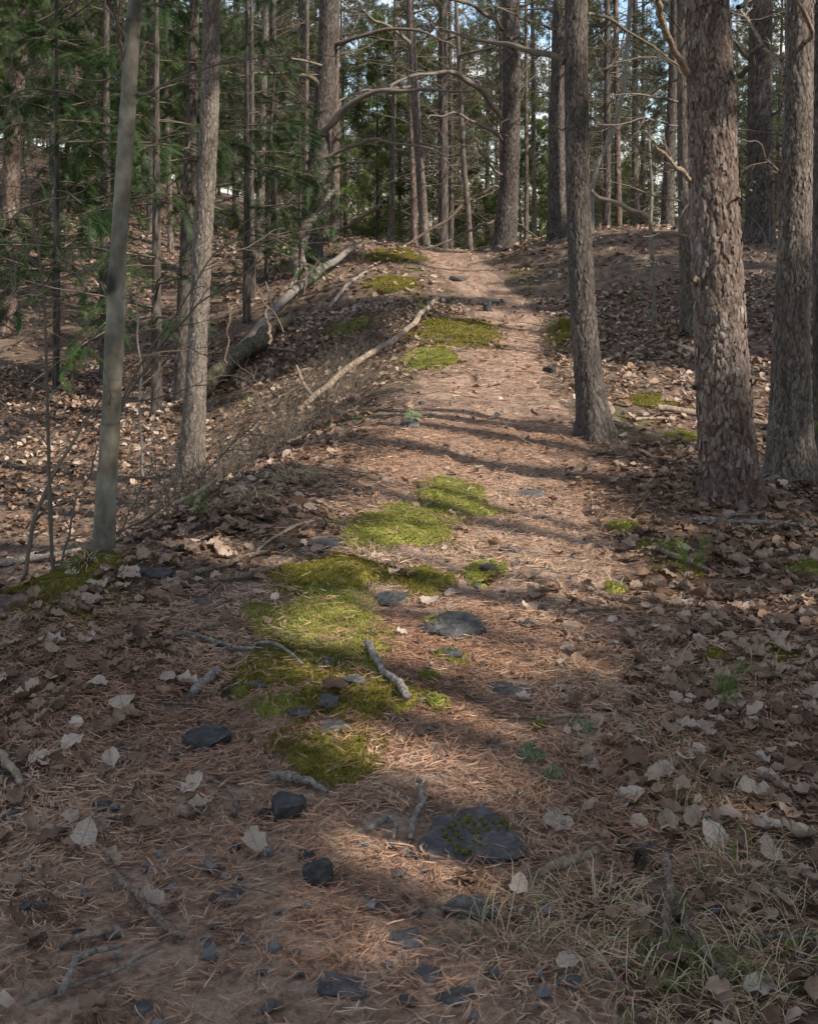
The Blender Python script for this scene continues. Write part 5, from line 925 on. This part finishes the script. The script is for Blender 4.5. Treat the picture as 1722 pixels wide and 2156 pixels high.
def leaves_at(x, y, size, protos, lift=(.003, .025), tilt=.28):
    n = len(x); nn = norm(slope_n(x, y)+rg.normal(0, tilt, (n, 3))*np.array([1, 1, .2])); Rm = basis(nn, rg.uniform(0, 6.28, n)); z = zf(x, y)+.014*(path_d(x, y) < .98)+rg.uniform(lift[0], lift[1], n); which = rg.integers(0, len(protos), n)
    tone = np.clip(.42+.27*rg.normal(0, 1, n)+.15*vn(p3(x, y)*.9, 8), 0, 1)
    for q, (V, Fq) in enumerate(protos):
        k = which == q
        if k.any(): VV, FF = inst(V, Fq, np.stack([x, y, z], 1)[k], Rm[k], size[k]); LV.add(VV, FF, a=np.repeat(tone[k], len(V)))
leaves_at(cand_x[rest], cand_y[rest], size[rest], LP)
x, y = region(6500, 4.0, 8.2, rg, .36, 1); k = rg.random(len(x)) < leaf_density(x, y)*.85*np.where(in_moss(x, y), .12, 1)*np.where(covered(x, y, 1.3), 0, 1); leaves_at(x[k], y[k], rg.uniform(.032, .085, k.sum()), LP)
x, y = region(19000, 7.2, 18, rg, .36, 1); k = rg.random(len(x)) < leaf_density(x, y)*np.where(in_moss(x, y), .15, 1); leaves_at(x[k], y[k], rg.uniform(.045, .10, k.sum()), LQ, (.003, .04), .35)
x, y = region(24000, 15.5, 38, rg, .37, 1); k = rg.random(len(x)) < leaf_density(x, y); leaves_at(x[k], y[k], rg.uniform(.07, .13, k.sum()), LQ[:4], (.003, .04), .35)
# the near right side and the left corner are deep in leaves
for (n, x0, x1, y0, y1, s0, s1) in ((700, .42, 1.7, 2.2, 4.8, .03, .078), (260, -1.5, -.5, 2.2, 4.6, .035, .08), (400, .9, 2.6, 4.2, 7.2, .05, .1)):
    x = rg.uniform(x0, x1, n); y = rg.uniform(y0, y1, n); k = ~covered(x, y, 1.3); x, y = x[k], y[k]; n = len(x); leaves_at(x, y, rg.uniform(s0, s1*.9, n), LP, (.008, .035))
lv = ob('leaf_litter', LV.mesh('leaf_litter', M['leaf'])); tag(lv, 'deep litter of brown and tan leaves over banks and hollow', 'leaves', kind='stuff')
# slate chips
x, y = region(4600, 1.95, 12, rg, .30, .3); d = path_d(x, y); k = ~in_moss(x, y, .9) & (rg.random(len(x)) < np.where(d < 1.0, .85, .22)*np.clip(1.5-y/8, .12, 1)); x, y = x[k], y[k]; n = len(x)
sz = (.005+.016*rg.random(n)**2.2)[:, None]*np.stack([rg.uniform(.8, 1.3, n), rg.uniform(.6, 1.1, n), rg.uniform(.2, .5, n)], 1)
pv = ICO1[0]+np.random.default_rng(3).normal(0, .16, ICO1[0].shape); V, T = inst(pv, ICO1[1], np.stack([x, y, top(x, y)+.006], 1), rotm(rg.uniform(0, 6, n), rg.normal(0, .2, n), rg.normal(0, .2, n)), sz)
pb = ob('slate_chips', mesh_data('slate_chips', V, None, T, M['pebble'], {'rnd': np.repeat(rg.random(n), len(pv))}, False)); tag(pb, 'small grey slate chips scattered through the needles', 'gravel', kind='stuff')
# fine twigs
x, y = region(1500, 2, 16, rg, .36, .6); n = len(x); nn = slope_n(x, y); Rm = basis(nn, rg.uniform(0, 6, n)); st = np.stack([x, y, top(x, y)+.006], 1); L_ = rg.uniform(.05, .28, n)*np.clip(y/6, .6, 1.6)
P, R = walk(st, Rm[:, :, 0], L_, np.clip(y/6, .6, 1.8)*rg.uniform(.0010, .0028, n), 5, .14, 0, .5, rg); P[:, :, 2] = np.maximum(P[:, :, 2], zf(P[:, :, 0].ravel(), P[:, :, 1].ravel()).reshape(n, 5)+.008)
tw = Acc(); tw.add(*tubes(P, R, 4), a=np.repeat(rg.random(n), 20)); o = ob('twig_litter', tw.mesh('twig_litter', M['deadtwig'])); tag(o, 'fine broken twigs strewn over the forest floor', 'twigs', kind='stuff')

# ------------------------------------------------------------------ grass tufts
def blades(acc, cx, cy, n, ln, spread, green, rg, w=.0022, arch=1.0):
    K_ = 5; a = rg.uniform(0, 2*PI, n); r0 = spread*np.sqrt(rg.random(n))*.5; bx, by = cx+np.cos(a)*r0, cy+np.sin(a)*r0; a2 = a+rg.normal(0, .8, n); L_ = ln*rg.uniform(.45, 1.15, n); e0 = rg.uniform(.7, 1.4, n); dr = rg.uniform(.35, .75, n)*arch
    P = np.zeros((n, K_, 3)); P[:, 0] = np.stack([bx, by, zf(bx, by)], 1); e = e0
    for i in range(1, K_):
        P[:, i] = P[:, i-1]+(L_/(K_-1))[:, None]*np.stack([np.cos(a2)*np.cos(e), np.sin(a2)*np.cos(e), np.sin(e)], 1); e = e-dr; a2 = a2+rg.normal(0, .12, n)
    zz = zf(P[:, :, 0].ravel(), P[:, :, 1].ravel()).reshape(n, K_)+.006; P[:, :, 2] = np.maximum(P[:, :, 2], zz)
    sd = np.stack([-np.sin(a2), np.cos(a2), np.zeros(n)], 1)[:, None]*(w/2*np.array([1, 1, .9, .7, .15]))[None, :, None]
    V = np.stack([P-sd, P+sd], 2).reshape(-1, 3); q = np.arange(K_-1)*2; Fq = np.stack([q, q+1, q+3, q+2], -1)[None]+(np.arange(n)*2*K_)[:, None, None]
    isg = rg.random(n) < green; tone = np.where(isg, rg.uniform(0, .3, n), rg.uniform(.5, 1, n)); acc.add(V, Fq.reshape(-1, 4), a=np.repeat(tone, 2*K_))
GR = [
 (1235, 1445, 150, .11, .13, .12, 'straw-coloured grass tuft right of the flat blue-grey slate'), (1390, 2040, 170, .10, .10, .92, 'vivid green grass clump near the bottom right'), (1470, 2030, 110, .10, .09, .85, 'vivid green grass just right of the knotty stick'),
 (1250, 1930, 220, .15, .2, .15, 'wide blond grass tuft below the pine cone'), (1060, 2010, 200, .14, .2, .08, 'blond grass at the right edge of the path bottom'), (1480, 1660, 200, .13, .2, .5, 'green and tan grass tuft below the leaves right'),
 (1420, 1720, 130, .11, .12, .4, 'short mixed grass tuft above the black stone'), (1560, 1860, 220, .16, .25, .25, 'large tan grass tuft on the lower right'), (1640, 2040, 240, .15, .22, .45, 'green-tinged grass tuft at the bottom right corner'), (1330, 2090, 200, .14, .2, .12, 'blond grass at the bottom edge right of the path'),
 (1400, 1960, 160, .13, .16, .3, 'grass tuft around the dark upright-looking stick'), (1600, 1420, 130, .12, .14, .45, 'grass tuft near the right-hand moss cushions'), (1470, 1450, 100, .10, .12, .5, 'sparse grass tuft among tan leaves on the right'), (1120, 1920, 120, .12, .16, .1, 'thin blond grass over the broad slate'),
 (745, 1360, 90, .09, .1, .1, 'pale grass wisps beside the broad moss patch'), (850, 1430, 100, .08, .09, .15, 'pale grass wisps right of the thick stick'), (780, 1170, 110, .10, .14, .08, 'pale grass in front of the moss swell'), (1390, 1560, 90, .09, .12, .6, 'green grass wisps at the leaf edge'),
 (940, 1160, 80, .09, .12, .05, 'pale dry grass between moss and path'), (640, 1750, 60, .08, .07, .1, 'yellowish grass wisp above the flat slate lower left'), (860, 1560, 70, .08, .09, .1, 'dry grass wisp below the flat slate mid path'), (1180, 1300, 50, .07, .09, .1, 'dry grass wisp on the sunlit path side'),
 (180, 1190, 110, .12, .16, .35, 'grass along the ledge by the smooth grey tree'), (620, 1010, 140, .14, .25, .1, 'brown dry grass on the left shoulder of the path'), (540, 1055, 120, .12, .22, .15, 'brown dry grass further left on the shoulder'), (1700, 1960, 160, .15, .2, .3, 'tan grass tuft at the right edge'), (1530, 2110, 180, .14, .2, .4, 'mixed grass tuft at the bottom right'),
 (920, 720, 140, .16, .35, .35, 'sunlit grassy fringe of the yellow moss bank'), (1200, 2020, 160, .13, .18, .15, 'blond grass left of the vivid green clump'), (40, 1330, 80, .10, .14, .4, 'grass below the dark moss ledge'), (450, 1230, 50, .08, .08, .4, 'small grass tuft left of the moss hump'),
]
rg = np.random.default_rng(21)
for x, y, n, ln, sp, gr, lab in GR:
    g = GP(x, y); a = Acc(); blades(a, g[0], g[1], int(n*(.42 if g[1] < 5 else .9)), ln*.95, sp*.9, gr, rg, .0022 if g[1] < 5 else .004); o = ob('grass_tuft', a.mesh('grass_tuft', M['grass'], g), None, g); tag(o, lab, 'grass tuft', 'grass tufts beside the trail')
a = Acc()
for q in range(50):
    y = rg.uniform(2.05, 6.5); x = rg.uniform(.25, .36*y+.1) if q < 170 else rg.uniform(-.36*y, .3); d = float(path_d(x, y))
    if d < .55 and q >= 60: continue
    blades(a, x, y, 8, .12, .04, rg.uniform(0, .35), rg, .0018 if y < 4 else .003)
o = ob('sparse_grass', a.mesh('sparse_grass', M['grass'])); tag(o, 'sparse blond grass blades growing through the leaf litter', 'grass', kind='stuff')
# brown brush of last year's stems on the bank
a = Acc()
for q in range(520):
    y = rg.uniform(6.2, 17); xe = np.interp(y, [6, 8, 11, 16], [-1.2, -.9, -.4, -.1]); x = xe-abs(rg.normal(0, .55)); g = (x, y)
    n = 3; st = np.tile([x, y, float(zf(x, y)[0])-.01], (n, 1)); P, R = walk(st, dirs(n, .3, 1.4, rg), rg.uniform(.12, .5, n), rg.uniform(.0012, .003, n), 6, .22, -.02, .4, rg); a.add(*tubes(P, R, 3), a=np.repeat(rg.random(n), 18))
    s, d, r, t = kids(P, R, 2, .3, .9, rg); P2, R2 = walk(s, d, rg.uniform(.05, .2, len(s)), r*.6, 4, .2, 0, .4, rg); a.add(*tubes(P2, R2, 3), a=.5)
o = ob('bank_undergrowth', a.mesh('bank_undergrowth', M['deadtwig'])); tag(o, 'low tangle of bare stems along the left bank', 'undergrowth', kind='stuff')

# ------------------------------------------------------------------ pine cones, seedlings, leaf curl with acorn cup, bark roll
def cone(px, py, w, lab, seed):
    rg = np.random.default_rng(seed); g = GP(px, py+w*.3); r = w*g[1]/F/2; a = Acc(); n = 70; i = np.arange(n); t = i/n; ang = i*2.399; rad = r*(.35+.65*np.sin(PI*np.clip(t*.9+.08, 0, 1)))*.62; x = (t-.5)*r*2.4
    V = ICO3[0]*np.array([r*1.15, r*.5, r*.5]); a.add(V, None, ICO3[1], a=.1)
    sv = np.array([(0, -.25, 0), (0, .25, 0), (.35, .32, .62), (.45, 0, .78), (.35, -.32, .62), (.2, 0, .72)]); sf = [(0, 1, 5), (1, 2, 5), (2, 3, 5), (3, 4, 5), (4, 0, 5)]
    d = np.stack([0*x+.35*(t-.3)*-1, np.cos(ang), np.sin(ang)], 1); pos = np.stack([x, np.cos(ang)*rad*.4, np.sin(ang)*rad*.4], 1); V, T = inst(sv, sf, pos, basis(norm(d), rg.normal(0, .2, n)), r*.62*rg.uniform(.8, 1.15, n)); a.add(V, None, T, a=np.repeat(rg.uniform(.3, 1, n), 6))
    o = ob('pine_cone', a.mesh('pine_cone', M['cone'], (0, 0, 0), False), None, (g[0], g[1], g[2]+r*.75)); o.rotation_euler = (rg.uniform(0, 6), rg.uniform(-.3, .3), rg.uniform(0, 6)); tag(o, lab, 'pine cone', 'fallen pine cones')
cone(1350, 1815, 48, 'dark open pine cone below the black stone lower right', 1); cone(678, 1108, 27, 'pine cone beside the upper left moss', 2); cone(575, 1165, 20, 'small pine cone left of the green moss swell', 3); cone(1345, 1076, 22, 'pine cone in the shade left of the foreground pine', 4)
cone(1430, 1935, 24, 'small dark cone near the knotty stick', 6); cone(640, 1128+60, 16, 'tiny cone above the moss hump', 7)
for j, (x, y, h, lab) in enumerate([(1440, 1250, .22, 'small pine seedling in the leaves right of the path'), (1500, 1560, .20, 'wispy pine seedling among tan leaves lower right'), (510, 905, .35, 'small green pine seedling on the left bank'), (1715, 985, .45, 'pine seedling at the foot of the rough grey pine'), (880, 690, .35, 'seedling beside the top of the long pale branch'), (1330, 655, .3, 'faint seedling on the slope behind the leaning pine'), (430, 1120, .14, 'tiny seedling on the left shoulder of the ridge')]):
    rg = np.random.default_rng(80+j); g = np.array(GP(x, y)); root = empty('pine_seedling', g); tag(root, lab, 'seedling', 'pine seedlings')
    P, R = walk(np.zeros((1, 3)), [[.1, 0, 1]], [h], [.002], 6, .12, 0, .5, rg); a = Acc(); a.add(*tubes(P, R, 5)); s, d, r, t = kids(P, R, 6, .4, .98, rg, .8, .9); P2, R2 = walk(s, d, h*.35*rg.uniform(.5, 1, len(s)), r*.5, 4, .1, .05, rg=rg); a.add(*tubes(P2, R2, 4)); ob('stem', a.mesh('stem', M['deadtwig']), root)
    s, d, r, t = kids(P2, R2, 4, .3, 1, rg, .5, .9); V, T = inst(TUFT_N[0], TUFT_N[1], s, basis(d, rg.uniform(0, 6, len(s))), rg.uniform(.45, .8, len(s))); ob('needles', mesh_data('needles', V, None, T, M['needles_young'], {'rnd': np.repeat(rg.random(len(s)), len(TUFT_N[0]))}), root)['kind'] = 'stuff'
g = GP(1080, 1925); root = empty('leaf_curl', g); tag(root, 'pale cracked leaf curl holding a brown acorn cup right of the path', 'leaf')
V, Qd = leaf_proto(77, 9, 7, 5); c_ = ob('curled_leaf', mesh_data('curled_leaf', (V-[.5, 0, 0])*.085, Qd, None, M['leafobj']), root); c_.location = (0, 0, .015); c_.rotation_euler = (.5, .2, 1.1)
c_ = ob('acorn_cup', mesh_data('acorn_cup', np.where(ICO3[0][:, 2:3] > .1, ICO3[0]*[.8, .8, -.3]+[0, 0, .15], ICO3[0])*.014, None, ICO3[1], M['stick']), root); c_.location = (.0, -.02, .03); c_.rotation_euler = (.9, 0, 0)
g = GP(1320, 1790); th = np.linspace(-2.4, 2.6, 22); rr_ = .012*(1-.02*th); ring = np.stack([0*th, np.cos(th)*rr_, np.sin(th)*rr_], 1); V = np.concatenate([ring+[dx, 0, 0] for dx in np.linspace(-.02, .02, 6)]+[ring*.86+[dx, 0, 0] for dx in np.linspace(-.02, .02, 6)])
Qd = [(r_*22+c, r_*22+c+1, (r_+1)*22+c+1, (r_+1)*22+c) for r_ in list(range(5))+list(range(6, 11)) for c in range(21)]
o = ob('bark_curl', mesh_data('bark_curl', V, Qd, None, M['stick']), None, (g[0], g[1], g[2]+.014)); o.rotation_euler = (0, 0, .3); tag(o, 'short dark roll of bark beside the black glossy stone', 'bark')
bpy.context.view_layer.update()
